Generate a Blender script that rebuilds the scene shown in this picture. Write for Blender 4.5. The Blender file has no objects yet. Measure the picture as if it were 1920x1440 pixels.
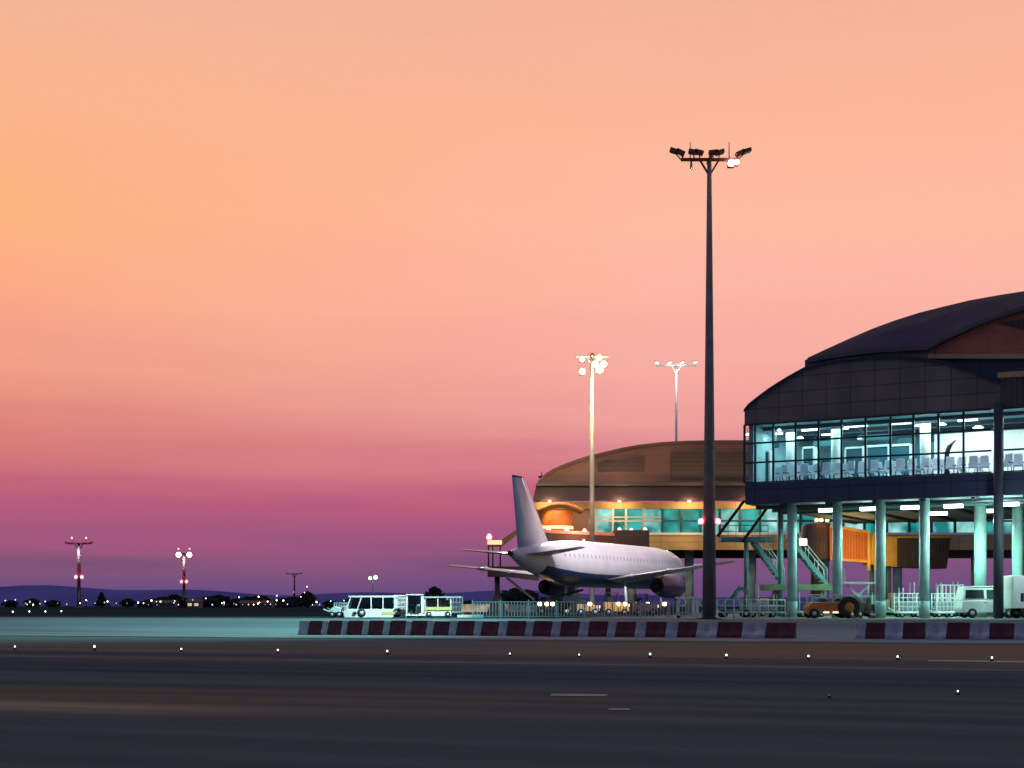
import bpy, math, random
from mathutils import Vector, Matrix
random.seed(7)
R = math.radians
SC = bpy.context.scene
COL = SC.collection
F, CX, HY, EYE = 2666.67, 960.0, 1136.0, 1.5

# ------------------------------------------------------------------ helpers
def lin(r, g, b):
    def c(u):
        u /= 255.0
        return u / 12.92 if u <= 0.04045 else ((u + 0.055) / 1.055) ** 2.4
    return (c(r), c(g), c(b))

NX, NY = 0.329, 0.944                 # across the road (away from the viewer)
P0 = (13.0, 65.6)
def S(x, y): return (x - P0[0]) * NX + (y - P0[1]) * NY
def RS(r, s):                          # along / across -> world
    return (P0[0] + r * NY + s * NX, P0[1] - r * NX + s * NY)
PLAT = 0.75
def Gs(s):
    t = min(1, max(0, (s - 3.0) / 5.0))
    return PLAT * t * t * (3 - 2 * t)
def G(x, y): return Gs(S(x, y))
def P(px, py, d): return Vector(((px - CX) / F * d, d, EYE + (HY - py) / F * d))
def PX(px, d): return (px - CX) / F * d
def ZY(py, d): return EYE + (HY - py) / F * d
def GP(px, py, z=0.0):                 # pixel -> point on level z
    d = (EYE - z) * F / (py - HY)
    return Vector((PX(px, d), d, z))

ORD = ("first second third fourth fifth sixth seventh eighth ninth tenth eleventh twelfth thirteenth fourteenth "
       "fifteenth sixteenth seventeenth eighteenth nineteenth twentieth twenty-first twenty-second twenty-third "
       "twenty-fourth twenty-fifth twenty-sixth twenty-seventh twenty-eighth twenty-ninth thirtieth").split()

class MB:
    def __init__(self):
        self.v, self.f, self.s, self.m = [], [], [], []
        self.cm = 0
    def add(self, vs, fs, smooth=False):
        n = len(self.v)
        self.v += [tuple(p) for p in vs]
        for q in fs:
            self.f.append([n + i for i in q]); self.s.append(smooth); self.m.append(self.cm)
        return self
    def hexa(self, p):                 # 4 bottom (ccw from above), 4 top
        return self.add(p, [(3, 2, 1, 0), (4, 5, 6, 7), (0, 1, 5, 4), (1, 2, 6, 5), (2, 3, 7, 6), (3, 0, 4, 7)])
    def box(self, x0, x1, y0, y1, z0, z1):
        return self.hexa([(x0, y0, z0), (x1, y0, z0), (x1, y1, z0), (x0, y1, z0), (x0, y0, z1), (x1, y0, z1), (x1, y1, z1), (x0, y1, z1)])
    def cbox(self, c, sx, sy, sz, rz=0.0, tx=0.0):
        M = Matrix.Translation(c) @ Matrix.Rotation(rz, 4, 'Z') @ Matrix.Rotation(tx, 4, 'Y')
        q = [(-1, -1, -1), (1, -1, -1), (1, 1, -1), (-1, 1, -1), (-1, -1, 1), (1, -1, 1), (1, 1, 1), (-1, 1, 1)]
        return self.hexa([M @ Vector((a * sx / 2, b * sy / 2, c_ * sz / 2)) for a, b, c_ in q])
    def bar(self, a, b, w, h=None):    # rectangular bar between two points
        a, b = Vector(a), Vector(b); h = h or w
        d = (b - a).normalized()
        up = Vector((0, 0, 1)) if abs(d.z) < 0.95 else Vector((0, 1, 0))
        x = d.cross(up).normalized(); z = x.cross(d)
        x *= w / 2; z *= h / 2
        return self.hexa([a - x - z, a + x - z, b + x - z, b - x - z, a - x + z, a + x + z, b + x + z, b - x + z])
    def tube(self, a, b, r0, r1=None, n=12):
        a, b = Vector(a), Vector(b); r1 = r0 if r1 is None else r1
        d = (b - a).normalized()
        up = Vector((0, 0, 1)) if abs(d.z) < 0.95 else Vector((1, 0, 0))
        x = d.cross(up).normalized(); y = d.cross(x)
        ring = lambda c, r: [c + (x * math.cos(2 * math.pi * i / n) + y * math.sin(2 * math.pi * i / n)) * r for i in range(n)]
        return self.loft([ring(a, r0), ring(b, r1)])
    def loft(self, rings, caps=True, smooth=True, closed=True):
        n = len(rings[0]); vs = [p for r in rings for p in r]; fs = []
        for k in range(len(rings) - 1):
            for i in range(n if closed else n - 1):
                j = (i + 1) % n
                fs.append((k * n + i, k * n + j, (k + 1) * n + j, (k + 1) * n + i))
        self.add(vs, fs, smooth)
        if caps and closed:
            m = len(self.v) - len(vs)
            self.f.append([m + i for i in reversed(range(n))]); self.s.append(False); self.m.append(self.cm)
            k = (len(rings) - 1) * n
            self.f.append([m + k + i for i in range(n)]); self.s.append(False); self.m.append(self.cm)
        return self
    def lathe(self, prof, c=(0, 0, 0), n=20, axis='z', caps=True):
        rings = []
        for r, h in prof:
            ring = []
            for i in range(n):
                a = 2 * math.pi * i / n
                u, w = r * math.cos(a), r * math.sin(a)
                p = (u, w, h) if axis == 'z' else ((u, h, w) if axis == 'y' else (h, u, w))
                ring.append((p[0] + c[0], p[1] + c[1], p[2] + c[2]))
            rings.append(ring)
        return self.loft(rings, caps=caps)
    def prism(self, pts, d):           # polygon extruded by vector d
        d = Vector(d); n = len(pts)
        a = [Vector(p) for p in pts]; b = [p + d for p in a]
        return self.add(a + b, [tuple(range(n)), tuple(reversed(range(n, 2 * n)))] + [(i, n + i, n + (i + 1) % n, (i + 1) % n) for i in range(n)])
    def sheet(self, rows, smooth=True):
        return self.loft(rows, caps=False, smooth=smooth, closed=False)
    def build(self, name, mats, parent=None, world=False, bevel=0.0):
        me = bpy.data.meshes.new(name)
        vs = self.v
        if world and parent is not None:
            off = Vector((0, 0, 0)); q = parent
            while q is not None:
                off += q.location; q = q.parent
            vs = [tuple(Vector(p) - off) for p in vs]
        me.from_pydata(vs, [], self.f)
        me.polygons.foreach_set('use_smooth', self.s)
        mats = mats if isinstance(mats, (list, tuple)) else [mats]
        for mm in mats: me.materials.append(mm)
        if len(mats) > 1: me.polygons.foreach_set('material_index', self.m)
        me.validate(); me.update()
        import bmesh
        bm = bmesh.new(); bm.from_mesh(me); bmesh.ops.recalc_face_normals(bm, faces=bm.faces[:]); bm.to_mesh(me); bm.free()
        o = bpy.data.objects.new(name, me); COL.objects.link(o)
        if parent is not None: o.parent = parent
        if bevel:
            b = o.modifiers.new('soft', 'BEVEL'); b.width = bevel; b.segments = 2; b.limit_method = 'ANGLE'; b.angle_limit = R(40)
        return o

def tag(o, label=None, cat=None, group=None, kind=None):
    if label: o['label'] = label
    if cat: o['category'] = cat
    if group: o['group'] = group
    if kind: o['kind'] = kind
    return o
def thing(name, label, cat, loc=(0, 0, 0), rz=0.0, group=None):
    o = bpy.data.objects.new(name, None); COL.objects.link(o)
    o.empty_display_size = 0.2
    o.location = loc; o.rotation_euler = (0, 0, rz)
    return tag(o, label, cat, group)
def copy_tree(o, parent=None):
    c = o.copy(); COL.objects.link(c)
    if parent is not None: c.parent = parent
    for ch in list(o.children): copy_tree(ch, c)
    return c

# ------------------------------------------------------------------ materials
MATS = {}
def mat(name, col, rough=0.7, metal=0.0, var=0.15, scale=1.5, stretch=None, emit=None, es=0.0, spec=0.3, bump=0.0, rot=0.0, grid=None, edge=None):
    if name in MATS: return MATS[name]
    m = bpy.data.materials.new(name); m.use_nodes = True
    nt = m.node_tree; N = nt.nodes; L = nt.links
    b = N['Principled BSDF']
    b.inputs['Roughness'].default_value = rough; b.inputs['Metallic'].default_value = metal
    b.inputs['Specular IOR Level'].default_value = spec
    b.inputs['Base Color'].default_value = (*col, 1)
    tc = N.new('ShaderNodeTexCoord')
    mp = N.new('ShaderNodeMapping'); mp.vector_type = 'POINT'
    geo = N.new('ShaderNodeNewGeometry')
    L.new(geo.outputs['Position'] if (stretch or grid) else tc.outputs['Object'], mp.inputs['Vector'])
    mp.inputs['Rotation'].default_value = (0, 0, rot)
    last = None
    if var:
        ns = N.new('ShaderNodeTexNoise'); ns.inputs['Scale'].default_value = scale; ns.inputs['Detail'].default_value = 5
        mp2 = N.new('ShaderNodeMapping'); L.new(mp.outputs[0], mp2.inputs['Vector'])
        mp2.inputs['Scale'].default_value = stretch or (1, 1, 1)
        L.new(mp2.outputs[0], ns.inputs['Vector'])
        rp = N.new('ShaderNodeMapRange'); rp.inputs['From Min'].default_value = 0.28; rp.inputs['From Max'].default_value = 0.72
        rp.inputs['To Min'].default_value = 1 - var; rp.inputs['To Max'].default_value = 1 + var
        L.new(ns.outputs['Fac'], rp.inputs['Value'])
        mx = N.new('ShaderNodeMix'); mx.data_type = 'RGBA'; mx.blend_type = 'MULTIPLY'; mx.inputs['Factor'].default_value = 1
        mx.inputs['A'].default_value = (*col, 1)
        L.new(rp.outputs[0], mx.inputs['B'])
        last = mx.outputs['Result']
        if bump:
            bp = N.new('ShaderNodeBump'); bp.inputs['Strength'].default_value = bump; bp.inputs['Distance'].default_value = 0.02
            L.new(ns.outputs['Fac'], bp.inputs['Height']); L.new(bp.outputs[0], b.inputs['Normal'])
    if grid:                            # panel joints: grid = (width, height, darkness)
        sp = N.new('ShaderNodeSeparateXYZ'); L.new(mp.outputs[0], sp.inputs[0])
        fac = None
        for axis, size in (('X', grid[0]), ('Z', grid[1])):
            dv = N.new('ShaderNodeMath'); dv.operation = 'DIVIDE'; dv.inputs[1].default_value = size; L.new(sp.outputs[axis], dv.inputs[0])
            fr = N.new('ShaderNodeMath'); fr.operation = 'FRACT'; L.new(dv.outputs[0], fr.inputs[0])
            lt = N.new('ShaderNodeMath'); lt.operation = 'LESS_THAN'; lt.inputs[1].default_value = 0.06 / size; L.new(fr.outputs[0], lt.inputs[0])
            if fac is None: fac = lt
            else:
                mxm = N.new('ShaderNodeMath'); mxm.operation = 'MAXIMUM'; L.new(fac.outputs[0], mxm.inputs[0]); L.new(lt.outputs[0], mxm.inputs[1]); fac = mxm
        g = N.new('ShaderNodeMix'); g.data_type = 'RGBA'; g.blend_type = 'MULTIPLY'
        if last: L.new(last, g.inputs['A'])
        else: g.inputs['A'].default_value = (*col, 1)
        g.inputs['B'].default_value = (grid[2],) * 3 + (1,)
        L.new(fac.outputs[0], g.inputs['Factor'])
        last = g.outputs['Result']
    if edge:                            # both road edges fade to a second colour, ragged
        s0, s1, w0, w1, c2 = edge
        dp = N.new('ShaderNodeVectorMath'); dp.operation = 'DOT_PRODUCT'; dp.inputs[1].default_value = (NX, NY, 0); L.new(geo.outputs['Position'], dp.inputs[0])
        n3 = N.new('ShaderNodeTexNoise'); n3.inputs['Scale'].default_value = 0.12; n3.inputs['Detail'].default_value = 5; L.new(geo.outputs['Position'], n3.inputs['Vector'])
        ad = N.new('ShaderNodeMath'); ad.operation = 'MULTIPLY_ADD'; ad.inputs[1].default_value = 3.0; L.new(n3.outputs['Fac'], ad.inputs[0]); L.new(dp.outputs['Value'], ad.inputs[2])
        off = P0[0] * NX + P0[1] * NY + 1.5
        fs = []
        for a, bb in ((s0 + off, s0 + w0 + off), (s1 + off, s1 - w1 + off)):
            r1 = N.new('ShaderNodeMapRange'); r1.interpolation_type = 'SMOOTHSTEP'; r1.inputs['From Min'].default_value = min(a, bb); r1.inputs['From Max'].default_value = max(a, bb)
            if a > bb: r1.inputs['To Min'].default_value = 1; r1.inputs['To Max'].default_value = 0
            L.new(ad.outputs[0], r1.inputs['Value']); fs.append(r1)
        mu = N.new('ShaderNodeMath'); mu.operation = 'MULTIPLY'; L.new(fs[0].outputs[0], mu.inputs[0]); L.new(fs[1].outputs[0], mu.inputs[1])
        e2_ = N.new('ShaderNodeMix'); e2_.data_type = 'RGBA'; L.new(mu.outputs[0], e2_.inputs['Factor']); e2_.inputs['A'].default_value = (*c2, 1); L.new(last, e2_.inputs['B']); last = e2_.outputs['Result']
    if last: L.new(last, b.inputs['Base Color'])
    if emit:
        b.inputs['Emission Color'].default_value = (*emit, 1); b.inputs['Emission Strength'].default_value = es
    MATS[name] = m
    return m

def glass_mat(name, tint, refl=0.12):
    m = bpy.data.materials.new(name); m.use_nodes = True
    nt = m.node_tree; N = nt.nodes; L = nt.links
    N.remove(N['Principled BSDF'])
    out = N['Material Output']
    tr = N.new('ShaderNodeBsdfTransparent'); tr.inputs[0].default_value = (*tint, 1)
    gl = N.new('ShaderNodeBsdfGlossy'); gl.inputs['Roughness'].default_value = 0.03
    fr = N.new('ShaderNodeFresnel'); fr.inputs['IOR'].default_value = 1.45
    mx = N.new('ShaderNodeMixShader')
    L.new(fr.outputs[0], mx.inputs[0]); L.new(tr.outputs[0], mx.inputs[1]); L.new(gl.outputs[0], mx.inputs[2]); L.new(mx.outputs[0], out.inputs[0])
    return m

def emit_mat(name, col, st):
    return mat(name, (0.4, 0.4, 0.4), 0.5, var=0, emit=col, es=st)

def window_glow(name, c0, c1, st, scale=(0.55, 1, 0.5)):
    """a lit window seen from far off: brightness wanders from bay to bay like the room behind it"""
    m = bpy.data.materials.new(name); m.use_nodes = True
    nt = m.node_tree; N = nt.nodes; L = nt.links
    b = N['Principled BSDF']; b.inputs['Roughness'].default_value = 0.15; b.inputs['Base Color'].default_value = (0.02, 0.05, 0.05, 1)
    geo = N.new('ShaderNodeNewGeometry'); mp = N.new('ShaderNodeMapping'); mp.inputs['Scale'].default_value = scale
    L.new(geo.outputs['Position'], mp.inputs[0])
    ns = N.new('ShaderNodeTexNoise'); ns.inputs['Scale'].default_value = 1.0; ns.inputs['Detail'].default_value = 1.5
    L.new(mp.outputs[0], ns.inputs['Vector'])
    cr = N.new('ShaderNodeValToRGB'); cr.color_ramp.elements[0].position = 0.36; cr.color_ramp.elements[1].position = 0.68
    cr.color_ramp.elements[0].color = (*c0, 1); cr.color_ramp.elements[1].color = (*c1, 1)
    L.new(ns.outputs['Fac'], cr.inputs[0]); L.new(cr.outputs[0], b.inputs['Emission Color']); b.inputs['Emission Strength'].default_value = st
    return m

ROADROT = math.atan2(NX, NY)           # turns the along-road direction onto X
M_dirt   = mat('dry_verge', (0.165, 0.15, 0.115), 0.95, var=0.4, scale=1.0, stretch=(0.05, 0.9, 1), rot=ROADROT, spec=0.0)
M_ground = mat('rough_ground', (0.03, 0.05, 0.055), 0.95, var=0.4, scale=1.0, stretch=(0.01, 0.08, 1), rot=ROADROT, spec=0.0)
M_asph   = mat('runway_asphalt', (0.088, 0.108, 0.104), 0.95, var=0.26, scale=1.0, stretch=(0.035, 0.85, 1), rot=ROADROT, spec=0.0)
M_conc   = mat('pale_concrete', (0.21, 0.22, 0.225), 0.9, var=0.3, scale=1.0, stretch=(0.03, 0.45, 1), rot=ROADROT, spec=0.02, edge=(-8.0, 13.3, 3.0, 9.5, (0.05, 0.05, 0.05)))  # pale tone and faded edges paint in part of the floodlit strip
M_apron  = mat('apron_concrete', (0.16, 0.165, 0.165), 0.9, var=0.25, scale=1.0, stretch=(0.05, 0.1, 1), rot=ROADROT, spec=0.02)

def ground_bands(m, bands):
    """mix soil tones and painted lamp spill into a ground material: each band is (colour, s centre, half width, r from, r to, strength)
    with s across and r along the road, ragged by streaked noise"""
    nt = m.node_tree; N = nt.nodes; L = nt.links; b = N['Principled BSDF']
    geo = N.new('ShaderNodeNewGeometry')
    def dot(v):
        n = N.new('ShaderNodeVectorMath'); n.operation = 'DOT_PRODUCT'; n.inputs[1].default_value = v; L.new(geo.outputs['Position'], n.inputs[0]); return n.outputs['Value']
    def mth(op, a, c, d_=None):
        n = N.new('ShaderNodeMath'); n.operation = op
        for k, q_ in enumerate((a, c, d_)):
            if q_ is None: continue
            if isinstance(q_, (int, float)): n.inputs[k].default_value = q_
            else: L.new(q_, n.inputs[k])
        return n.outputs[0]
    ss = mth('SUBTRACT', dot((NX, NY, 0)), P0[0] * NX + P0[1] * NY)
    rr = mth('SUBTRACT', dot((NY, -NX, 0)), P0[0] * NY - P0[1] * NX)
    cv = N.new('ShaderNodeCombineXYZ'); L.new(mth('MULTIPLY', rr, 0.09), cv.inputs[0]); L.new(mth('MULTIPLY', ss, 1.1), cv.inputs[1])
    ns = N.new('ShaderNodeTexNoise'); ns.inputs['Scale'].default_value = 1; ns.inputs['Detail'].default_value = 6; L.new(cv.outputs[0], ns.inputs['Vector'])
    last = b.inputs['Base Color'].links[0].from_socket
    for col, sc_, hw, r0, r1, st_ in bands:
        dist = mth('ABSOLUTE', mth('SUBTRACT', ss, sc_), 0)
        m1_ = N.new('ShaderNodeMapRange'); m1_.interpolation_type = 'SMOOTHSTEP'; m1_.inputs['From Min'].default_value = 0; m1_.inputs['From Max'].default_value = hw; m1_.inputs['To Min'].default_value = 1; m1_.inputs['To Max'].default_value = 0; L.new(dist, m1_.inputs['Value'])
        m2_ = N.new('ShaderNodeMapRange'); m2_.interpolation_type = 'SMOOTHSTEP'; lo2, hi2 = min(r0, r1), max(r0, r1); m2_.inputs['From Min'].default_value = lo2; m2_.inputs['From Max'].default_value = hi2
        m2_.inputs['To Min'].default_value = 1 if r0 < r1 else 0; m2_.inputs['To Max'].default_value = 0 if r0 < r1 else 1; L.new(rr, m2_.inputs['Value'])
        nz = N.new('ShaderNodeMapRange'); nz.inputs['From Min'].default_value = 0.3; nz.inputs['From Max'].default_value = 0.62; nz.inputs['To Min'].default_value = 0.35; L.new(ns.outputs['Fac'], nz.inputs['Value'])
        f = mth('MULTIPLY', mth('MULTIPLY', m1_.outputs[0], m2_.outputs[0]), mth('MULTIPLY', nz.outputs[0], st_))
        mx = N.new('ShaderNodeMix'); mx.data_type = 'RGBA'; L.new(f, mx.inputs['Factor']); L.new(last, mx.inputs['A']); mx.inputs['B'].default_value = (*col, 1); last = mx.outputs['Result']
    L.new(last, b.inputs['Base Color'])
ground_bands(M_asph, [((0.045, 0.055, 0.07), -36.5, 6.0, 60, 120, 0.45), ((0.17, 0.145, 0.085), -46.0, 5.5, -1, 9, 0.75), ((0.34, 0.30, 0.17), -48.6, 1.5, -5, 1.5, 0.95), ((0.17, 0.135, 0.10), -43.5, 3.0, 14, 4, 0.35)])
ground_bands(M_dirt, [((0.24, 0.165, 0.095), -17, 14.0, 1, -14, 0.9), ((0.06, 0.075, 0.09), -28.5, 4.0, 5, 14, 0.8), ((0.12, 0.16, 0.17), -12, 9.0, -16, -2, 0.7)])  # soil tones that also carry teal left and warm right lamp spill
M_line   = mat('worn_paint', (0.34, 0.33, 0.27), 0.8, var=0.5, scale=1.0, stretch=(0.6, 3, 1), rot=ROADROT, spec=0.05)
M_yline  = mat('worn_yellow_paint', (0.3, 0.25, 0.09), 0.8, var=0.5, scale=1.0, stretch=(0.4, 3, 1), rot=ROADROT, spec=0.05)
M_hill   = mat('hazy_hill', (0.13, 0.13, 0.36), 1.0, var=0.2, scale=0.004, spec=0.0)  # the blue of distant air is put into the hill colour
M_pole   = mat('galvanised_pole', (0.21, 0.165, 0.155), 0.7, 0.0, var=0.2, scale=2)
M_dark   = mat('dark_metal', (0.03, 0.028, 0.032), 0.5, 0.3, var=0.15)
M_lampbk = mat('lamp_housing', (0.30, 0.07, 0.055), 0.8, var=0.1)  # sunset red is put into the housing colour
FROT = math.atan2(0.485, 0.874)
M_clad   = mat('slate_cladding', (0.165, 0.115, 0.115), 0.6, var=0.28, scale=0.4, rot=FROT, grid=(1.55, 0.95, 0.45), spec=0.25)
M_fascia = mat('blue_fascia', (0.05, 0.052, 0.095), 0.45, var=0.12, scale=0.6, rot=FROT, grid=(1.55, 3.0, 0.5), spec=0.25)
M_roof   = mat('navy_roof', (0.042, 0.042, 0.075), 0.85, var=0.15, scale=0.4, rot=FROT, grid=(1.2, 90.0, 0.6), spec=0.05)
M_lip    = mat('roof_edge_trim', (0.085, 0.075, 0.085), 0.5, var=0.1)
M_brown  = mat('brown_gable', (0.50, 0.15, 0.095), 0.7, var=0.18, scale=0.5, grid=(2.4, 1.2, 0.8))
M_beam   = mat('tan_beam', (0.42, 0.24, 0.13), 0.6, var=0.1)
M_mull   = mat('dark_mullion', (0.025, 0.03, 0.04), 0.4, 0.2, var=0.1)
M_soffit = mat('soffit_panel', (0.16, 0.24, 0.24), 0.7, var=0.1, grid=(1.2, 1.2, 0.8))
M_column = mat('painted_column', (0.36, 0.54, 0.49), 0.6, var=0.2, scale=1.2)
M_dcol   = mat('dark_column', (0.06, 0.06, 0.08), 0.6, var=0.15)
M_iwall  = mat('lounge_wall', (0.36, 0.52, 0.56), 0.7, var=0.12, grid=(2.1, 1.4, 0.8), rot=FROT)
M_ifloor = mat('lounge_floor', (0.35, 0.4, 0.42), 0.4, var=0.1)
M_iceil  = mat('lounge_ceiling', (0.16, 0.36, 0.38), 0.7, var=0.15, grid=(1.2, 1.2, 0.6))
M_kiosk  = mat('kiosk_panel', (0.03, 0.10, 0.13), 0.4, var=0.2)
M_white  = mat('white_paint', (0.72, 0.74, 0.72), 0.4, var=0.08, scale=3, spec=0.4)
M_seat   = mat('seat_shell', (0.72, 0.74, 0.86), 0.5, var=0.1)
M_black  = mat('black_rubber', (0.02, 0.02, 0.022), 0.8, var=0.2)
M_vglass = mat('vehicle_glass', (0.015, 0.02, 0.025), 0.08, var=0, spec=0.6)
M_bronze = mat('bronze_roof', (0.25, 0.14, 0.115), 0.6, var=0.22, scale=0.25, grid=(60.0, 0.8, 0.82))
M_louvre = mat('louvre_panel', (0.12, 0.085, 0.075), 0.7, var=0.1, grid=(50.0, 0.5, 0.6))
M_eave   = mat('dark_eave', (0.075, 0.05, 0.055), 0.7, var=0.15, scale=0.3, grid=(3.3, 1.1, 0.75))
M_ochre  = mat('ochre_band', (0.44, 0.31, 0.14), 0.7, var=0.25, scale=0.35, grid=(4.4, 9.0, 0.5))
M_orange = mat('orange_panel', (0.42, 0.14, 0.03), 0.6, var=0.2, scale=1.5)
M_orib   = mat('orange_ribbed', (0.60, 0.17, 0.035), 0.6, var=0.15, scale=1.5, grid=(0.22, 30, 0.6))
M_yelpan = mat('yellow_panel', (0.65, 0.38, 0.08), 0.6, var=0.15)
M_tunnel = mat('brown_tunnel', (0.085, 0.055, 0.055), 0.7, var=0.15, grid=(0.28, 30, 0.6))
M_pwhite = mat('aircraft_white', (0.67, 0.65, 0.71), 0.3, var=0.09, scale=0.5, spec=0.5)
M_pblue  = mat('aircraft_blue', (0.018, 0.045, 0.13), 0.3, var=0.1, spec=0.5)
M_pengine= mat('engine_navy', (0.028, 0.025, 0.10), 0.38, var=0.1, spec=0.6)
M_pgrey  = mat('wing_grey', (0.34, 0.34, 0.38), 0.35, var=0.08, spec=0.4)
M_stairs = mat('teal_steel', (0.10, 0.20, 0.20), 0.6, 0.1, var=0.2)
M_plat   = mat('platform_edge', (0.12, 0.13, 0.07), 0.7, var=0.2)
M_red    = mat('barrier_red', (0.125, 0.022, 0.03), 0.6, var=0.45, scale=2.5)
M_bwhite = mat('barrier_white', (0.44, 0.42, 0.44), 0.65, var=0.4, scale=2.5)
M_steel  = mat('pale_steel', (0.45, 0.5, 0.5), 0.5, 0.2, var=0.1)
M_hivis  = mat('lime_band', (0.5, 0.5, 0.2), 0.5, var=0.1)
M_trunk  = mat('bark', (0.05, 0.035, 0.025), 0.9, var=0.3)
M_leaf   = mat('dark_foliage', (0.035, 0.045, 0.04), 0.9, var=0.4, scale=0.6, spec=0.05)
M_house  = mat('far_wall', (0.12, 0.11, 0.12), 0.8, var=0.2, scale=0.2)
M_pink   = mat('pink_roof_panel', (0.6, 0.25, 0.2), 0.6, var=0.15)
G_pane   = glass_mat('clear_pane', (0.92, 0.97, 0.98))
G_cab    = glass_mat('cab_glass', (0.45, 0.62, 0.6))
E_teal   = emit_mat('teal_lamp', (0.75, 1.0, 0.95), 9.0)
E_ceil   = emit_mat('ceiling_lamp', (0.72, 1.0, 0.98), 4.0)
E_warm   = emit_mat('sodium_lamp', (1.0, 0.80, 0.42), 2.6)
E_white  = emit_mat('white_lamp', (1.0, 0.95, 0.85), 14.0)
E_far    = emit_mat('far_white_lamp', (1.0, 0.85, 0.72), 10.0)
E_dim    = emit_mat('dim_town_lamp', (1.0, 0.80, 0.62), 1.1)
E_cool   = emit_mat('cool_town_lamp', (0.70, 0.85, 1.0), 1.6)
E_farw   = emit_mat('far_warm_lamp', (1.0, 0.72, 0.38), 8.0)
E_red    = emit_mat('red_beacon', (1.0, 0.10, 0.13), 9.0)
E_pink   = emit_mat('pink_beacon', (1.0, 0.32, 0.36), 4.0)
E_edge   = emit_mat('edge_lamp', (0.75, 1.0, 0.95), 4.0)
E_orange = emit_mat('orange_lamp', (1.0, 0.38, 0.10), 9.0)
E_wteal  = window_glow('lit_window_teal', (0.0, 0.08, 0.075), (0.03, 0.42, 0.38), 1.0)
E_wbright= window_glow('lit_window_pale', (0.01, 0.20, 0.20), (0.40, 0.85, 0.78), 1.0)
E_wfar   = emit_mat('lit_far_window', (1.0, 0.85, 0.45), 0.6)

def lamp(kind, loc, energy, col, parent=None, size=0.5, target=None, spot=None, size_y=None, blend=0.6):
    d = bpy.data.lights.new('lamp_light', kind); d.energy = energy; d.color = col
    if kind == 'AREA':
        d.size = size
        if size_y: d.shape = 'RECTANGLE'; d.size_y = size_y
    else:
        d.shadow_soft_size = size
        if kind == 'SPOT': d.spot_size = R(spot or 90); d.spot_blend = blend
    o = bpy.data.objects.new('lamp_light', d); COL.objects.link(o)
    o.location = loc
    if target is not None:
        o.rotation_euler = (Vector(target) - Vector(loc)).to_track_quat('-Z', 'Y').to_euler()
    if parent is not None:
        off = Vector((0, 0, 0)); q = parent
        while q is not None: off += q.location; q = q.parent
        o.location = Vector(loc) - off; o.parent = parent
    return o

# ------------------------------------------------------------------ camera and sky
cam = bpy.data.cameras.new('camera'); cam.lens = 50; cam.sensor_width = 36; cam.sensor_fit = 'HORIZONTAL'
cam.shift_y = (HY - 720) / 1920.0; cam.clip_end = 20000; cam.clip_start = 0.5
co = bpy.data.objects.new('camera', cam); COL.objects.link(co); co.location = (0, 0, EYE); co.rotation_euler = (R(90), 0, 0)
SC.camera = co

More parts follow.
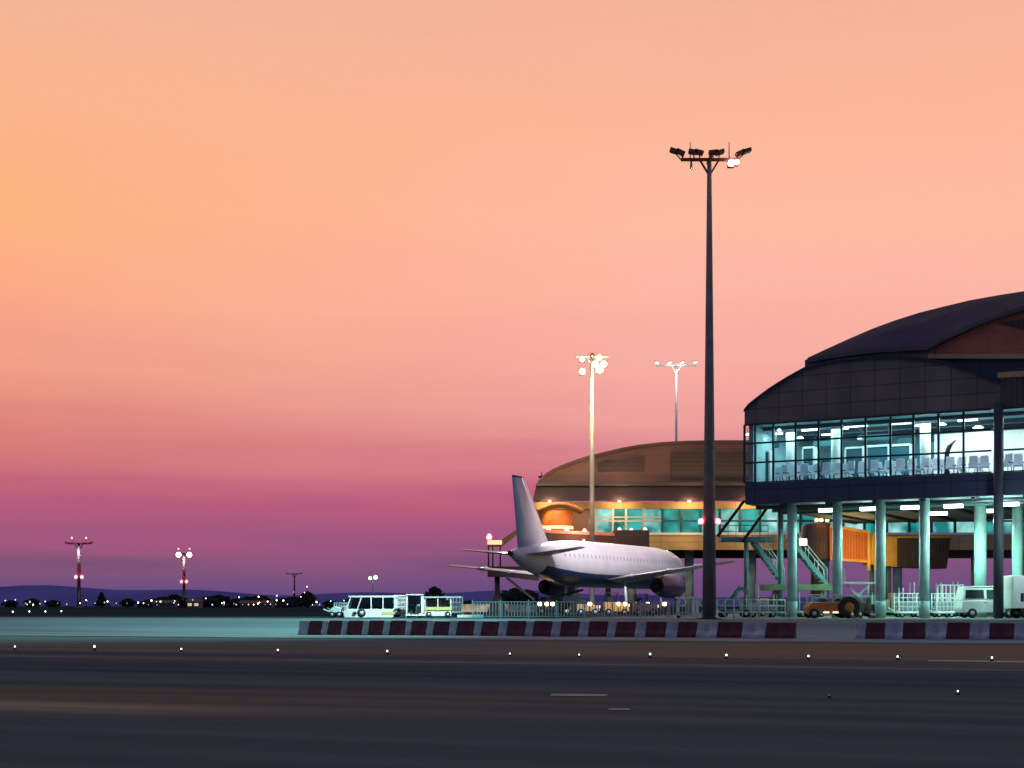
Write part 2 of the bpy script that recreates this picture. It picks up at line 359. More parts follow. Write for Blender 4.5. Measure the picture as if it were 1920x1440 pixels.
W = bpy.data.worlds.new('World'); SC.world = W; W.use_nodes = True
def build_sky():
    nt = W.node_tree; N = nt.nodes; L = nt.links
    bg = N['Background']
    tc = N.new('ShaderNodeTexCoord'); sp = N.new('ShaderNodeSeparateXYZ'); L.new(tc.outputs['Generated'], sp.inputs[0])
    def M(op, a, b=None, c=None, clamp=False):
        n = N.new('ShaderNodeMath'); n.operation = op; n.use_clamp = clamp
        for i, q in enumerate((a, b, c)):
            if q is None: continue
            if isinstance(q, (int, float)): n.inputs[i].default_value = q
            else: L.new(q, n.inputs[i])
        return n.outputs[0]
    x, y, z = sp.outputs
    h = M('SQRT', M('ADD', M('ADD', M('MULTIPLY', x, x), M('MULTIPLY', y, y)), 1e-5))
    t = M('DIVIDE', z, h)              # tangent of the elevation
    az = M('DIVIDE', x, h)
    # thin streaks of evening cloud
    cv = N.new('ShaderNodeCombineXYZ'); L.new(M('MULTIPLY', az, 3.0), cv.inputs[0]); L.new(M('MULTIPLY', t, 34.0), cv.inputs[1]); L.new(M('MULTIPLY', y, 2.0), cv.inputs[2])
    ns = N.new('ShaderNodeTexNoise'); ns.inputs['Scale'].default_value = 1.0; ns.inputs['Detail'].default_value = 6; ns.inputs['Roughness'].default_value = 0.55; L.new(cv.outputs[0], ns.inputs['Vector'])
    cv2 = N.new('ShaderNodeCombineXYZ'); L.new(M('MULTIPLY', az, 4.0), cv2.inputs[0]); L.new(M('MULTIPLY', t, 9.0), cv2.inputs[1]); L.new(M('MULTIPLY', y, 3.0), cv2.inputs[2])
    nb = N.new('ShaderNodeTexNoise'); nb.inputs['Scale'].default_value = 1.3; nb.inputs['Detail'].default_value = 3; L.new(cv2.outputs[0], nb.inputs['Vector'])
    wob = M('MULTIPLY', M('SUBTRACT', ns.outputs['Fac'], 0.5), M('ADD', 0.030, M('MULTIPLY', M('MAXIMUM', t, 0.0), 0.10)))
    wob2 = M('MULTIPLY', M('SUBTRACT', nb.outputs['Fac'], 0.5), M('MULTIPLY', M('MAXIMUM', t, 0.0), 0.20))
    tt = M('ADD', M('ADD', t, wob), wob2)
    TM = 2.0
    fac = M('DIVIDE', tt, TM, clamp=True)
    def ramp(stops):
        cr = N.new('ShaderNodeValToRGB'); e = cr.color_ramp.elements
        for k, (ty, c) in enumerate(stops):
            pos = ((HY - ty) / F / TM) if ty > -900 else -ty / 10000.0
            if k < 2: q = e[k]; q.position = pos
            else: q = e.new(pos)
            q.color = (*lin(*c), 1)
        L.new(fac, cr.inputs[0]); return cr.outputs[0]
    up = [(-2700, (238, 174, 158)), (-4200, (160, 142, 162)), (-6200, (110, 125, 165)), (-9900, (95, 115, 160))]
    left = ramp([(1136, (88, 72, 124)), (1100, (114, 80, 128)), (1062, (140, 88, 124)), (1010, (168, 88, 126)), (950, (184, 95, 124)), (895, (200, 109, 121)), (830, (217, 127, 121)),
                 (760, (231, 147, 129)), (680, (245, 163, 136)), (560, (251, 170, 132)), (420, (253, 178, 128)), (250, (250, 182, 142)), (90, (245, 182, 150)), (-60, (240, 178, 155))] + up)
    right = ramp([(1136, (98, 72, 122)), (1100, (112, 78, 126)), (1062, (128, 84, 128)), (1010, (156, 88, 128)), (950, (182, 90, 126)), (895, (208, 116, 138)), (830, (225, 144, 148)),
                  (760, (239, 161, 157)), (680, (246, 172, 162)), (560, (252, 183, 166)), (420, (253, 187, 164)), (250, (252, 184, 152)), (90, (248, 182, 155)), (-60, (243, 178, 156))] + up)
    mr = N.new('ShaderNodeMapRange'); mr.inputs['From Min'].default_value = -0.36; mr.inputs['From Max'].default_value = 0.10; L.new(az, mr.inputs['Value'])
    mx = N.new('ShaderNodeMix'); mx.data_type = 'RGBA'; L.new(mr.outputs[0], mx.inputs['Factor']); L.new(left, mx.inputs['A']); L.new(right, mx.inputs['B'])
    # a low grey-violet cloud bank
    band = M('MULTIPLY', M('SUBTRACT', 1.0, M('MULTIPLY', M('ABSOLUTE', M('SUBTRACT', tt, 0.030)), 110.0), clamp=True), M('MULTIPLY_ADD', nb.outputs['Fac'], 2.2, -0.75, clamp=True))
    mb = N.new('ShaderNodeMix'); mb.data_type = 'RGBA'; L.new(M('MULTIPLY', band, 0.75), mb.inputs['Factor']); L.new(mx.outputs['Result'], mb.inputs['A']); mb.inputs['B'].default_value = (*lin(98, 70, 106), 1)
    # the eastern half of the sky is already night blue
    back = N.new('ShaderNodeMapRange'); back.interpolation_type = 'SMOOTHSTEP'
    back.inputs['From Min'].default_value = -0.3; back.inputs['From Max'].default_value = 0.7; L.new(y, back.inputs['Value'])
    mk = N.new('ShaderNodeMix'); mk.data_type = 'RGBA'; L.new(back.outputs[0], mk.inputs['Factor'])
    mk.inputs['A'].default_value = (0.13, 0.17, 0.30, 1); L.new(mb.outputs['Result'], mk.inputs['B'])
    L.new(mk.outputs['Result'], bg.inputs['Color']); bg.inputs['Strength'].default_value = 1.0
build_sky()
# the last low light from the west, soft as the afterglow
sun = bpy.data.lights.new('sun', 'SUN'); sun.energy = 0.12; sun.angle = R(25); sun.color = (1.0, 0.55, 0.4)
so = bpy.data.objects.new('sun', sun); COL.objects.link(so); so.rotation_euler = Vector((0.75, -0.6, -0.16)).to_track_quat('-Z', 'Y').to_euler()

SC.view_settings.view_transform = 'Standard'; SC.view_settings.look = 'None'; SC.view_settings.exposure = 0; SC.view_settings.gamma = 1
SC.cycles.use_denoising = True
SC.cycles.max_bounces = 6; SC.cycles.diffuse_bounces = 3; SC.cycles.glossy_bounces = 2; SC.cycles.transparent_max_bounces = 12
SC.cycles.sample_clamp_indirect = 4.0; SC.cycles.caustics_reflective = False; SC.cycles.caustics_refractive = False

# ------------------------------------------------------------------ ground
def strip(name, s_list, r0, r1, dz, m, kind='structure', label=None, nr=1):
    mb = MB(); rows = []
    for s in s_list:
        row = []
        for k in range(nr + 1):
            x, y = RS(r0 + (r1 - r0) * k / nr, s); row.append((x, y, Gs(s) + dz))
        rows.append(row)
    mb.sheet(rows, smooth=False)
    o = mb.build(name, m); o['kind'] = kind
    return o
FINE = [3 + 0.5 * i for i in range(11)]
strip('ground', [-900, -200, -60, 0] + FINE + [20, 100, 400, 1500, 9000], -9000, 9000, 0, M_ground)
strip('runway', [-140, -70, -31.5], -600, 600, 0.004, M_asph)
strip('verge', [-31.5, -20, -8.2], -600, 600, 0.004, M_dirt)
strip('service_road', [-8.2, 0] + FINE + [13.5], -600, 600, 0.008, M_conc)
ap = strip('apron', [13.5, 60, 330], -16, 500, 0.004, M_apron)

def marking(name, pts, m, dz):
    q = [GP(a, b) for a, b in pts]
    o = MB().add([(p.x, p.y, dz) for p in q], [tuple(range(len(q)))]).build(name, m); o['kind'] = 'structure'
marking('road_dash', [(1032, 1306), (1136, 1307), (1140, 1303), (1034, 1302)], M_line, 0.014)
marking('road_dash', [(1142, 1333), (1184, 1333), (1180, 1330), (1140, 1330)], M_line, 0.014)
marking('edge_line', [(1740, 1240), (2060, 1245), (2060, 1241), (1740, 1238)], M_line, 0.008)

# hills on the horizon
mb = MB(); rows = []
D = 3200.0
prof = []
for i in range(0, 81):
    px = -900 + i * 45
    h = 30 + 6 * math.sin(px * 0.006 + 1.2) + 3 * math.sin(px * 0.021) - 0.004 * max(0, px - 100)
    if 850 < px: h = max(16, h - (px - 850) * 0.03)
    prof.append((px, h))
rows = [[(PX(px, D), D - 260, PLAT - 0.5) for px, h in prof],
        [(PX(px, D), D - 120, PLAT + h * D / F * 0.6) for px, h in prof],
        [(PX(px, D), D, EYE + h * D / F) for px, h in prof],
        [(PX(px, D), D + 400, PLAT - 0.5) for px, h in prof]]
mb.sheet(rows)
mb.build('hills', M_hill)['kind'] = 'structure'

# ------------------------------------------------------------------ striped barrier blocks
def barrier(name, a, b, m, label, group, h=0.75):
    """one block between two ground points a, b (its near face)"""
    a, b = Vector(a), Vector(b); L_ = (b - a).length
    rz = math.atan2(b.y - a.y, b.x - a.x)
    z = G(a.x, a.y)
    sl = 0.06
    mb = MB()
    prof = [(0, 0), (0, 0.16), (0.10, 0.34), (0.15, h), (0.33, h), (0.38, 0.34), (0.48, 0.16), (0.48, 0)]
    n = len(prof); g = 0.012
    A_ = [(g + sl * zz / h, yy, zz) for yy, zz in prof]; B_ = [(L_ - g + sl * zz / h, yy, zz) for yy, zz in prof]
    mb.loft([A_, B_], smooth=False)
    o = mb.build(name, m, bevel=0.015)
    jr = random.Random(int(a.x * 977)); o.location = (a.x + jr.uniform(-0.01, 0.01), a.y + jr.uniform(-0.05, 0.05), z); o.rotation_euler = (0, jr.uniform(-0.006, 0.006), rz + jr.uniform(-0.03, 0.03)); o.scale = (1, 1, jr.uniform(0.97, 1.03))
    tag(o, label, 'barrier', group)
    return o
dark = [(576, 601), (613, 638), (649, 676), (689, 716), (729, 757), (769, 797), (811, 840), (855, 886), (901, 932), (949, 982), (998, 1031), (1049, 1083), (1102, 1136), (1153, 1188), (1209, 1246), (1269, 1303), (1343, 1389), (1434, 1489)]
def bar_pt(px):
    t = (px - 560) / 930.0
    d = 73.2 - 8.0 * t + 0.6 * math.sin(math.pi * t)
    return (PX(px, d), d, 0)
edges = [557]
for a_, b_ in dark: edges += [a_, b_]
for i in range(len(edges) - 1):
    red = i % 2 == 1; k = i // 2
    where = ' nearest the open gap' if i == len(edges) - 2 else (' at its free far end' if i == 0 else '')
    lab = ('red' if red else 'off-white') + ' block of the long striped barrier, ' + ORD[k] + (' red' if red else ' white') + ' from the left end'
    barrier('barrier_block', bar_pt(edges[i]), bar_pt(edges[i + 1]), M_red if red else M_bwhite, lab, 'red and white barrier blocks')
e2 = [1602, 1622, 1658, 1692, 1734, 1774, 1816, 1855, 1900, 1945, 1990]
def bar_pt2(px):
    d = 64.6 - (px - 1602) / 390.0 * 1.6
    return (PX(px, d), d, 0)
for i in range(len(e2) - 1):
    red = i % 2 == 1; k = i // 2
    lab = ('dark red' if red else 'grey white') + ' block of the short barrier before the van, ' + ORD[k] + (' red' if red else ' white') + ' after the gap'
    barrier('barrier_block', bar_pt2(e2[i]), bar_pt2(e2[i + 1]), M_red if red else M_bwhite, lab, 'red and white barrier blocks')

# ------------------------------------------------------------------ edge lights in the verge
def edge_light(px, py, label, sc=1.0, z=0.0):
    p = GP(px, py, z)
    r = thing('edge_light', label, 'ground light', (p.x, p.y, G(p.x, p.y) + 0.004), group='edge lights along the pavement')
    MB().lathe([(0.09 * sc, 0), (0.09 * sc, 0.02), (0.05 * sc, 0.05), (0.03 * sc, 0.10 * sc)], n=10).build('base', M_dark, r)
    MB().lathe([(0.024 * sc, 0.10 * sc), (0.032 * sc, 0.125 * sc), (0.026 * sc, 0.15 * sc), (0.008, 0.165 * sc)], n=10).build('lens', E_edge, r)
    return r
xs = [28, 177, 340, 521, 726, 956, 1086, 1219, 1362, 1516, 1683, 1860]
for i, px in enumerate(xs):
    t = (px - 28) / 1832
    edge_light(px, 1215 + 28 * t - 6 * t * t + 3, 'small white edge light in the verge, ' + ORD[i] + ' from the left', (0.8, 1.1, 0.75, 0.8, 0.85, 0.6, 0.55, 0.85, 0.8, 0.75, 0.8, 0.75)[i])
edge_light(1796, 1303, 'lone small white light in the dark asphalt, lower right', 0.45)
edge_light(1555, 1309, 'faint tiny light in the dark asphalt below the barrier gap', 0.3)
for i, (px, py) in enumerate([(24, 1153), (55, 1152), (85, 1152), (115, 1151)]):
    edge_light(px, py, 'dim far edge light beyond the pale road, ' + ORD[i] + ' from the left', 2.0, PLAT)

# ------------------------------------------------------------------ floodlight masts
def mast(px, d, H, label, base_r, top_r, half=1.6, lit=(), pole_m=M_pole, red_mid=None, rods=True, lens_m=None, top_red=False, units=None, clusters=None, big=1.0, rz=0.0):
    x = PX(px, d); z = G(x, d)
    r = thing('floodlight_mast', label, 'light mast', (x, d, z), group='tall floodlight masts')
    MB().tube((0, 0, 0), (0, 0, H), base_r, top_r, 16).build('pole', pole_m, r)
    MB().lathe([(base_r * 1.9, 0), (base_r * 1.9, 0.06), (base_r * 1.15, 0.1), (base_r * 1.15, 0.5)], n=16).build('base_flange', M_dark, r)
    mb = MB(); mb.bar((-half, 0, H), (half, 0, H), 0.16 * big, 0.16 * big); mb.bar((0, -0.7 * big, H), (0, 0.7 * big, H), 0.14, 0.14)
    mb.bar((0, 0, H - 0.9 * big), (-0.55 * big, 0, H), 0.1 * big); mb.bar((0, 0, H - 0.9 * big), (0.55 * big, 0, H), 0.1 * big)
    mb.build('crossbeam', M_lampbk if pole_m is M_pole else pole_m, r)
    units = units or [(-1.98, 0.50, 18), (-1.62, 0.42, 25), (-0.92, 0.45, 8), (-0.58, 0.42, 14), (0.22, 0.42, -6), (0.58, 0.42, -16), (1.72, 0.38, -25), (2.1, 0.5, -16)]
    for k, (ux, uz, tl) in enumerate(units):
        on = k in lit
        c = (ux * big, 0, H + uz * big)
        mb = MB(); mb.cbox(c, 0.50 * big, 0.42 * big, 0.17 * big, 0, R(tl)); mb.bar((ux * big, 0, H + uz * big - 0.05), (max(-half, min(half, ux * big * 0.9)), 0, H), 0.06 * big)
        f = mb.build('floodlight', M_lampbk, r)
        mb = MB(); mb.cbox((c[0], c[1] - (0.10 * big if on else 0.0), c[2] - 0.10 * big), 0.44 * big, 0.40 * big, 0.05 * big + (0.16 * big if on else 0), 0, R(tl)); mb.build('lens', lens_m if on else M_vglass, f)
    for k, (cx_, cz_, rr) in enumerate(clusters or []):
        f = MB().cbox((cx_, 0.16, H + cz_), rr * 2.1, 0.3, rr * 2.1).build('floodlight', M_lampbk, r)
        MB().lathe([(rr * 0.3, -0.36), (rr, -0.2), (rr, 0.0)], c=(cx_, 0, H + cz_), axis='y', n=14).build('lens', lens_m, f)
    if rods:
        for sx in (-1.07, 1.12):
            MB().tube((sx, 0.05, H + 0.08), (sx, 0.05, H + 1.0), 0.035, 0.02, 6).build('lightning_rod', M_lampbk, r)
    if red_mid:
        zz, off, rr = red_mid
        mb = MB(); mb.bar((-off, 0, zz - rr), (off, 0, zz - rr), 0.08 * big); bk = mb.build('beacon_bracket', M_dark, r)
        for sx in (-off, off):
            MB().lathe([(rr * 0.7, -rr), (rr, -rr * 0.4), (rr, rr * 0.5), (rr * 0.5, rr), (0.01, rr * 1.15)], c=(sx, -0.05, zz), n=12).build('obstacle_light', E_red, r)
    if top_red:
        for sx in (-half * 0.62, half * 0.62):
            mb = MB(); mb.tube((sx, 0, H), (sx, 0, H + 1.9), 0.07, 0.05, 6); q = mb.build('beacon_post', M_dark, r)
            MB().lathe([(0.2, 0), (0.3, 0.15), (0.3, 0.5), (0.1, 0.7)], c=(sx, 0, H + 1.9), n=10).build('obstacle_light', E_pink, r)
    return r
m1 = mast(1330, 80, 25.85, 'tallest dark floodlight mast, rising beside the lit lounge building', 0.40, 0.12, red_mid=(5.5, 0.48, 0.15), lens_m=E_white,
          units=[(-1.98, 0.50, 18), (-1.62, 0.42, 25), (-0.92, 0.45, 8), (-0.58, 0.42, 14), (0.22, 0.42, -6), (0.58, 0.42, -16), (1.72, 0.38, -25), (2.1, 0.5, -16)], clusters=[(1.22, -0.22, 0.17), (1.52, -0.17, 0.12)])
MB().tube((-1.02, 0, 25.3), (-1.02, 0, 25.8), 0.07, 0.05, 8).build('hanging_lamp', M_lampbk, m1)
m2 = mast(1110, 150, 27.0, 'brightly lit floodlight mast with glowing yellow lamps behind the aircraft', 0.28, 0.2, half=1.7, pole_m=M_steel, rods=False, lens_m=E_warm, units=[(0, 0.3, 0)],
          clusters=[(-1.05, -0.25, 0.30), (0.75, -0.1, 0.34), (-1.05, -1.55, 0.34), (0.8, -1.3, 0.44), (1.25, -0.75, 0.36), (0.35, -0.75, 0.36)])
m3 = mast(1268, 212, 36.6, 'slender floodlight mast standing beyond the brown arched terminal', 0.30, 0.14, half=3.0, big=1.35, rods=False, pole_m=M_steel, lit=(0, 1, 2, 3), lens_m=emit_mat('pale_lamp', (1.0, 0.86, 0.78), 1.3),
          units=[(-2.15, 0.35, 20), (-0.75, 0.35, -22), (0.62, 0.35, -20), (2.1, 0.4, -18)])
lamp('POINT', (m3.location.x, 210.4, 36.0), 700, (1.0, 0.85, 0.78), m3, size=0.2)  # point added to lighten the mast head and pole top
farM = [(148, 554, 'dark-topped far mast with red obstacle lights, far left on the skyline', False),
        (345, 660, 'far mast with two bright white lamps over red obstacle lights', True),
        (552, 1080, 'small distant mast with an unlit dark lamp ring', False),
        (699, 1230, 'most distant mast with two warm lamps behind the white tractor', True)]
for k, (px, d, lab, on) in enumerate(farM):
    big = 3.2 if k < 2 else 3.6
    un = [(-1.45, 0.1, 15), (-0.5, 0.05, 8), (0.45, 0.05, -8), (1.4, 0.1, -15)]
    f = mast(px, d, 25.0, lab, 0.75 if k < 2 else 0.8, 0.45, half=4.5 if k == 0 else 4.2, big=big if not on else 2.0, rods=False, pole_m=M_dark if k != 3 else M_steel,
             units=un if not on else [(0, 0.05, 0)], red_mid=(12.0, 1.15, 0.62) if k < 2 else None, top_red=k < 2, lens_m=E_far if k == 1 else E_farw,
             clusters=[(-2.5, -0.5, 1.15), (2.5, -0.5, 1.15)] if k == 1 else ([(-2.3, -0.3, 1.4), (2.3, 0.5, 1.7)] if k == 3 else None))

    if k < 2:
        MB().tube((0, 0, 17.5), (0, 0, 24.0), 0.66, 0.56, 14).build('pale_band', M_white, f); MB().tube((0, 0, 12.6), (0, 0, 17.4), 0.72, 0.68, 14).build('red_band', M_red, f)
        lamp('POINT', (f.location.x, d - 3.5, 22.5), 800, (1.0, 0.75, 0.68), f, size=0.3); lamp('POINT', (f.location.x, d - 3.0, 13.5), 450, (1.0, 0.25, 0.22), f, size=0.3); lamp('POINT', (f.location.x + 1.5, d - 3.5, 3.0), 500, (1.0, 0.85, 0.4), f, size=0.3)  # points added to brighten the pole and its bands
# ------------------------------------------------------------------ near terminal (lit lounge on columns)
A = Vector((15.3, 92.6)); U2 = Vector((0.874, -0.485)); V2 = Vector((0.485, 0.874))
AV = A.x * V2.x + A.y * V2.y
def FP(px, py, off=0.0):
    dx = (px - CX) / F
    d = (AV + off) / (dx * V2.x + V2.y)
    return Vector((dx * d, d, EYE + (HY - py) / F * d))
def FU(px, off=0.0):
    p = FP(px, HY, off); return (p.x - A.x) * U2.x + (p.y - A.y) * U2.y
def W3(u, v, z): return Vector((A.x + U2.x * u + V2.x * v, A.y + U2.y * u + V2.y * v, z))
def fbox(mb, u0, u1, v0, v1, z0, z1):
    return mb.hexa([W3(u0, v0, z0), W3(u1, v0, z0), W3(u1, v1, z0), W3(u0, v1, z0), W3(u0, v0, z1), W3(u1, v0, z1), W3(u1, v1, z1), W3(u0, v1, z1)])
ZS, ZW0, ZW1 = 8.1, 9.48, 13.3
T1 = thing('terminal_building', 'near terminal with a glowing glazed lounge raised on pale columns', 'building', (A.x, A.y, PLAT))
VW = (V2.x, V2.y, 0)
uE = FU(1866)
# fascia and slab
MB_ = MB(); fbox(MB_, -0.08, uE + 0.3, -0.12, 0.30, ZS, ZW0 - 0.02); MB_.build('fascia', M_fascia, T1, True)
MB_ = MB(); fbox(MB_, 0.05, 34, 0.31, 26, ZS + 0.06, ZS + 0.5); MB_.build('soffit', M_soffit, T1, True)
# window bays
pxe = [1396, 1416, 1450, 1492, 1535, 1578, 1623, 1670, 1713, 1760, 1807, 1862]
hz = [ZW0 + (ZW1 - ZW0) * 0.345, ZW0 + (ZW1 - ZW0) * 0.675]
def window_bay(u0, u1, v=0.0, fr=M_mull, w=0.07):
    mb = MB()
    fbox(mb, u0 - w * 0.9, u0 + w * 0.9, v - 0.06, v + 0.08, ZW0, ZW1)
    for z in hz: fbox(mb, u0 + w * 0.9 + 0.002, u1 - w * 0.9 - 0.002, v - 0.05, v + 0.06, z - 0.055, z + 0.055)
    fbox(mb, u0 + w * 0.9 + 0.002, u1 - w * 0.9 - 0.002, v - 0.05, v + 0.07, ZW0, ZW0 + 0.07); fbox(mb, u0 + w * 0.9 + 0.002, u1 - w * 0.9 - 0.002, v - 0.05, v + 0.07, ZW1 - 0.08, ZW1)
    f = mb.build('window', fr, T1, True)
    mb = MB(); mb.add([W3(u0, v + 0.02, ZW0 + 0.03), W3(u1, v + 0.02, ZW0 + 0.03), W3(u1, v + 0.02, ZW1 - 0.03), W3(u0, v + 0.02, ZW1 - 0.03)], [(0, 1, 2, 3)])
    mb.build('pane', G_pane, f, True)
us = [FU(p) for p in pxe]
for i in range(len(us) - 1): window_bay(us[i], us[i + 1])
# closed left end
mb = MB(); fbox(mb, 0.0, 0.3, 0.36, 26, ZW0 + 0.002, ZW1); mb.build('end_panel', M_iwall, T1, True)
mb = MB(); fbox(mb, -0.07, 0.1, 0.32, 26, ZS, ZW0 - 0.02); mb.build('end_fascia', M_fascia, T1, True)
# arched cladding over the windows
arch = [(1396, 770), (1404, 760), (1415, 751), (1428, 741), (1443, 730), (1460, 719), (1478, 708), (1494, 699), (1509, 691), (1540, 682), (1580, 674), (1630, 669), (1690, 669), (1740, 674), (1780, 682), (1815, 692), (1845, 703), (1876, 718)]
top = [FP(a, b) for a, b in arch]
bot0, bot1 = W3(FU(1396), 0, ZW1 + 0.002), W3(FU(1876), 0, ZW1 + 0.002)
mb = MB(); mb.prism([bot0, bot1] + list(reversed(top)), Vector(VW) * 0.35); mb.build('arched_wall', M_clad, T1, True)
mb = MB(); rows = [[p + Vector(VW) * v + Vector((0, 0, 0.06)) for p in top] for v in (-0.18, 26)]
rows2 = [[p + Vector((0, 0, -0.20)) for p in rows[0]], rows[0], rows[1]]
mb.sheet(rows2); mb.build('vault_roof', M_roof, T1, True)
mb = MB(); fbox(mb, FU(1397), FU(1397) + 0.2, 0.36, 26, ZW1 + 0.002, top[0].z - 0.02); mb.build('end_wall', M_clad, T1, True)
# parapet wall that steps up behind the arch
O1 = 0.5
pp = [FP(1509, 700, O1), FP(1752, 700, O1), FP(1752, 651, O1), FP(1700, 653, O1), FP(1640, 657, O1), FP(1575, 665, O1), FP(1509, 674.5, O1)]
mb = MB(); mb.prism(pp, Vector(VW) * 0.4); mb.build('parapet_wall', M_clad, T1, True)
# the large upper roof
lo = [(1513, 674), (1545, 668), (1590, 661), (1640, 655), (1690, 652), (1738, 649), (1780, 628), (1824, 607), (1870, 589), (1925, 572), (2020, 552), (2140, 538), (2300, 530)]
hi = [(1514, 671), (1550, 654), (1592, 635), (1636, 616), (1680, 600), (1724, 586), (1772, 574), (1818, 563), (1868, 554), (1925, 545), (2020, 534), (2140, 526), (2300, 520)]
n = len(lo)
rl = [FP(a, b, 0.3) for a, b in lo]
rh = [FP(a, b, 0.3 + 0.3 + 20 * (k / (n - 1)) ** 0.6) for k, (a, b) in enumerate(hi)]
mid = []
for k in range(n):
    q = (rl[k] + rh[k]) / 2; q.z += 0.02 * (rh[k] - rl[k]).length; mid.append(q)
drop = [p + Vector(VW) * 14 - Vector((0, 0, 3.0)) for p in rh]
mb = MB(); mb.sheet([rl, mid, rh, drop]); mb.build('upper_roof', M_roof, T1, True)
mb = MB(); und = [p + Vector((0, 0, -0.22)) for p in rl]; bk = [p + Vector(VW) * 0.8 for p in und]
mb.sheet([[p + Vector((0, 0, 0.02)) - Vector(VW) * 0.03 for p in rl], [p - Vector(VW) * 0.03 for p in und], bk], smooth=False); mb.build('roof_edge', M_lip, T1, True)
# brown gable under the roof with its tan beam
O2 = 0.75
gp = [FP(1738, 668, O2), FP(2300, 662, O2)] + [FP(a, b + 5, O2) for a, b in reversed(lo[5:])]
mb = MB(); mb.prism(gp, Vector(VW) * 0.4); mb.build('gable_wall', M_brown, T1, True)
mb = MB(); mb.bar(FP(1741, 669, 0.25), FP(2300, 669, 0.25), 0.5, 0.26); mb.build('gable_beam', M_beam, T1, True)
mb = MB(); mb.prism([FP(1870, 606, O2 - 0.12), FP(1925, 597, O2 - 0.12), FP(2100, 592, O2 - 0.12), FP(2100, 612, O2 - 0.12), FP(1925, 616, O2 - 0.12)], Vector(VW) * 0.1); mb.build('gable_recess', M_tunnel, T1, True)
mb = MB(); mb.prism([FP(1745, 702, 0.42), FP(1830, 745, 0.42), FP(2300, 745, 0.42), FP(2300, 673.5, 0.42), FP(1745, 673.5, 0.42)], Vector(VW) * 0.3); mb.build('upper_wall', M_fascia, T1, True)
# the wing that goes on past the corner column
u1 = FU(1878, 0.25)
mb = MB(); fbox(mb, u1, u1 + 14, 0.0, 0.3, ZW1 + 0.002, 15.1); mb.build('side_wall', M_tunnel, T1, True)
mb = MB(); fbox(mb, u1 - 0.15, u1 + 14, -0.15, 0.35, 15.102, 15.42); mb.build('side_beam', M_beam, T1, True)
mb = MB(); fbox(mb, uE + 0.31, u1 + 14, -0.1, 0.3, ZS, ZW0 - 0.02); mb.build('side_fascia', M_fascia, T1, True)
for k in range(5): window_bay(u1 + 0.1 + k * 1.35, u1 + 0.1 + (k + 1) * 1.35, 0.02)
# columns
def tcol(px, off, r, m=M_column, z1=ZS + 0.05):
    p = FP(px, HY, off); z0 = PLAT
    mb = MB(); mb.tube((p.x, p.y, z0), (p.x, p.y, z1), r, r, 20)
    c = mb.build('column', m, T1, True)
    MB().lathe([(r + 0.025, 0), (r + 0.025, 1.0), (r + 0.005, 1.03)], c=(p.x, p.y, z0), n=20).build('column_collar', m, c, True)
for px in (1485, 1570, 1651, 1733): tcol(px, 0.9, 0.31)
tcol(1838, 5.5, 0.38); tcol(1908, 7.0, 0.34); tcol(1463, 9, 0.22); tcol(1990, 5.5, 0.38)
pc = FP(1872, HY, -0.35)
mb = MB(); mb.tube((pc.x, pc.y, PLAT), (pc.x, pc.y, ZW1 + 0.3), 0.30, 0.27, 20); mb.build('corner_column', M_dcol, T1, True)
for v, m_ in ((1.0, M_dcol), (4.2, M_stairs), (6.5, M_dcol)):
    mb = MB(); mb.tube(W3(0.3, v, ZS - 0.18), W3(32, v, ZS - 0.18), 0.11, n=8); mb.build('service_pipe', m_, T1, True)
for u in (2.2, 5.2, 8.2, 11.2, 14.2, 17.2):
    mb = MB(); fbox(mb, u - 0.12, u + 0.12, 0.35, 24, ZS - 0.14, ZS + 0.058); mb.build('soffit_beam', M_dcol, T1, True)
# lamps under the slab
for k, (px, v) in enumerate([(1552, 2.2), (1630, 2.2), (1707, 2.2), (1788, 2.2), (1893, 2.2), (1760, 9), (1850, 8)]):
    p = FP(px, HY, v); q = W3(0, 0, 0)
    u = (p.x - A.x) * U2.x + (p.y - A.y) * U2.y
    mb = MB(); fbox(mb, u - 0.55, u + 0.55, v - 0.2, v + 0.2, ZS - 0.50, ZS - 0.30); fx = mb.build('soffit_light', E_teal, T1, True)
    lamp('SPOT', tuple(W3(u, v, ZS - 0.54)), 1500, (0.42, 1.0, 0.84), T1, size=0.35, target=tuple(W3(u, v, 0)), spot=158, blend=0.5)
# interior
mb = MB(); fbox(mb, 0.1, 33, 0.35, 13, ZW0 - 0.25, ZW0 + 0.02); mb.build('lounge_floor', M_ifloor, T1, True)
mb = MB(); fbox(mb, 0.1, 33, 0.35, 13, ZW1 + 0.02, ZW1 + 0.2); mb.build('lounge_ceiling', M_iceil, T1, True)
mb = MB(); fbox(mb, 0.1, 33, 12.2, 12.5, ZW0 + 0.02, ZW1 + 0.02); mb.build('lounge_back_wall', M_iwall, T1, True)
mb = MB(); fbox(mb, FU(1752, 5.0), 33, 5.0, 5.2, ZW0 + 0.02, ZW1 - 0.75); mb.build('partition', M_white, T1, True)
for px, v in ((1483, 3.2), (1568, 3.0), (1735, 3.0)):
    p = FP(px, HY, v); mb = MB(); mb.tube((p.x, p.y, ZW0 + 0.02), (p.x, p.y, ZW1 + 0.02), 0.33, 0.33, 18); mb.build('lounge_column', M_white, T1, True)
for px, v, w in ((1420, 3, 0.5), (1455, 5, 0.45), (1520, 4, 0.6), (1605, 3.5, 0.75), (1648, 5.5, 0.7), (1690, 3.5, 0.6), (1780, 2.4, 0.55), (1815, 4, 0.6), (1842, 2.2, 0.5), (1560, 7, 0.7), (1640, 2.4, 0.55), (1895, 2.5, 0.6)):
    p = FP(px, HY, v); u = (p.x - A.x) * U2.x + (p.y - A.y) * U2.y
    mb = MB(); fbox(mb, u - w, u + w, v - 0.12, v + 0.12, ZW1 - 0.14, ZW1 - 0.04); mb.build('ceiling_light', E_ceil, T1, True)
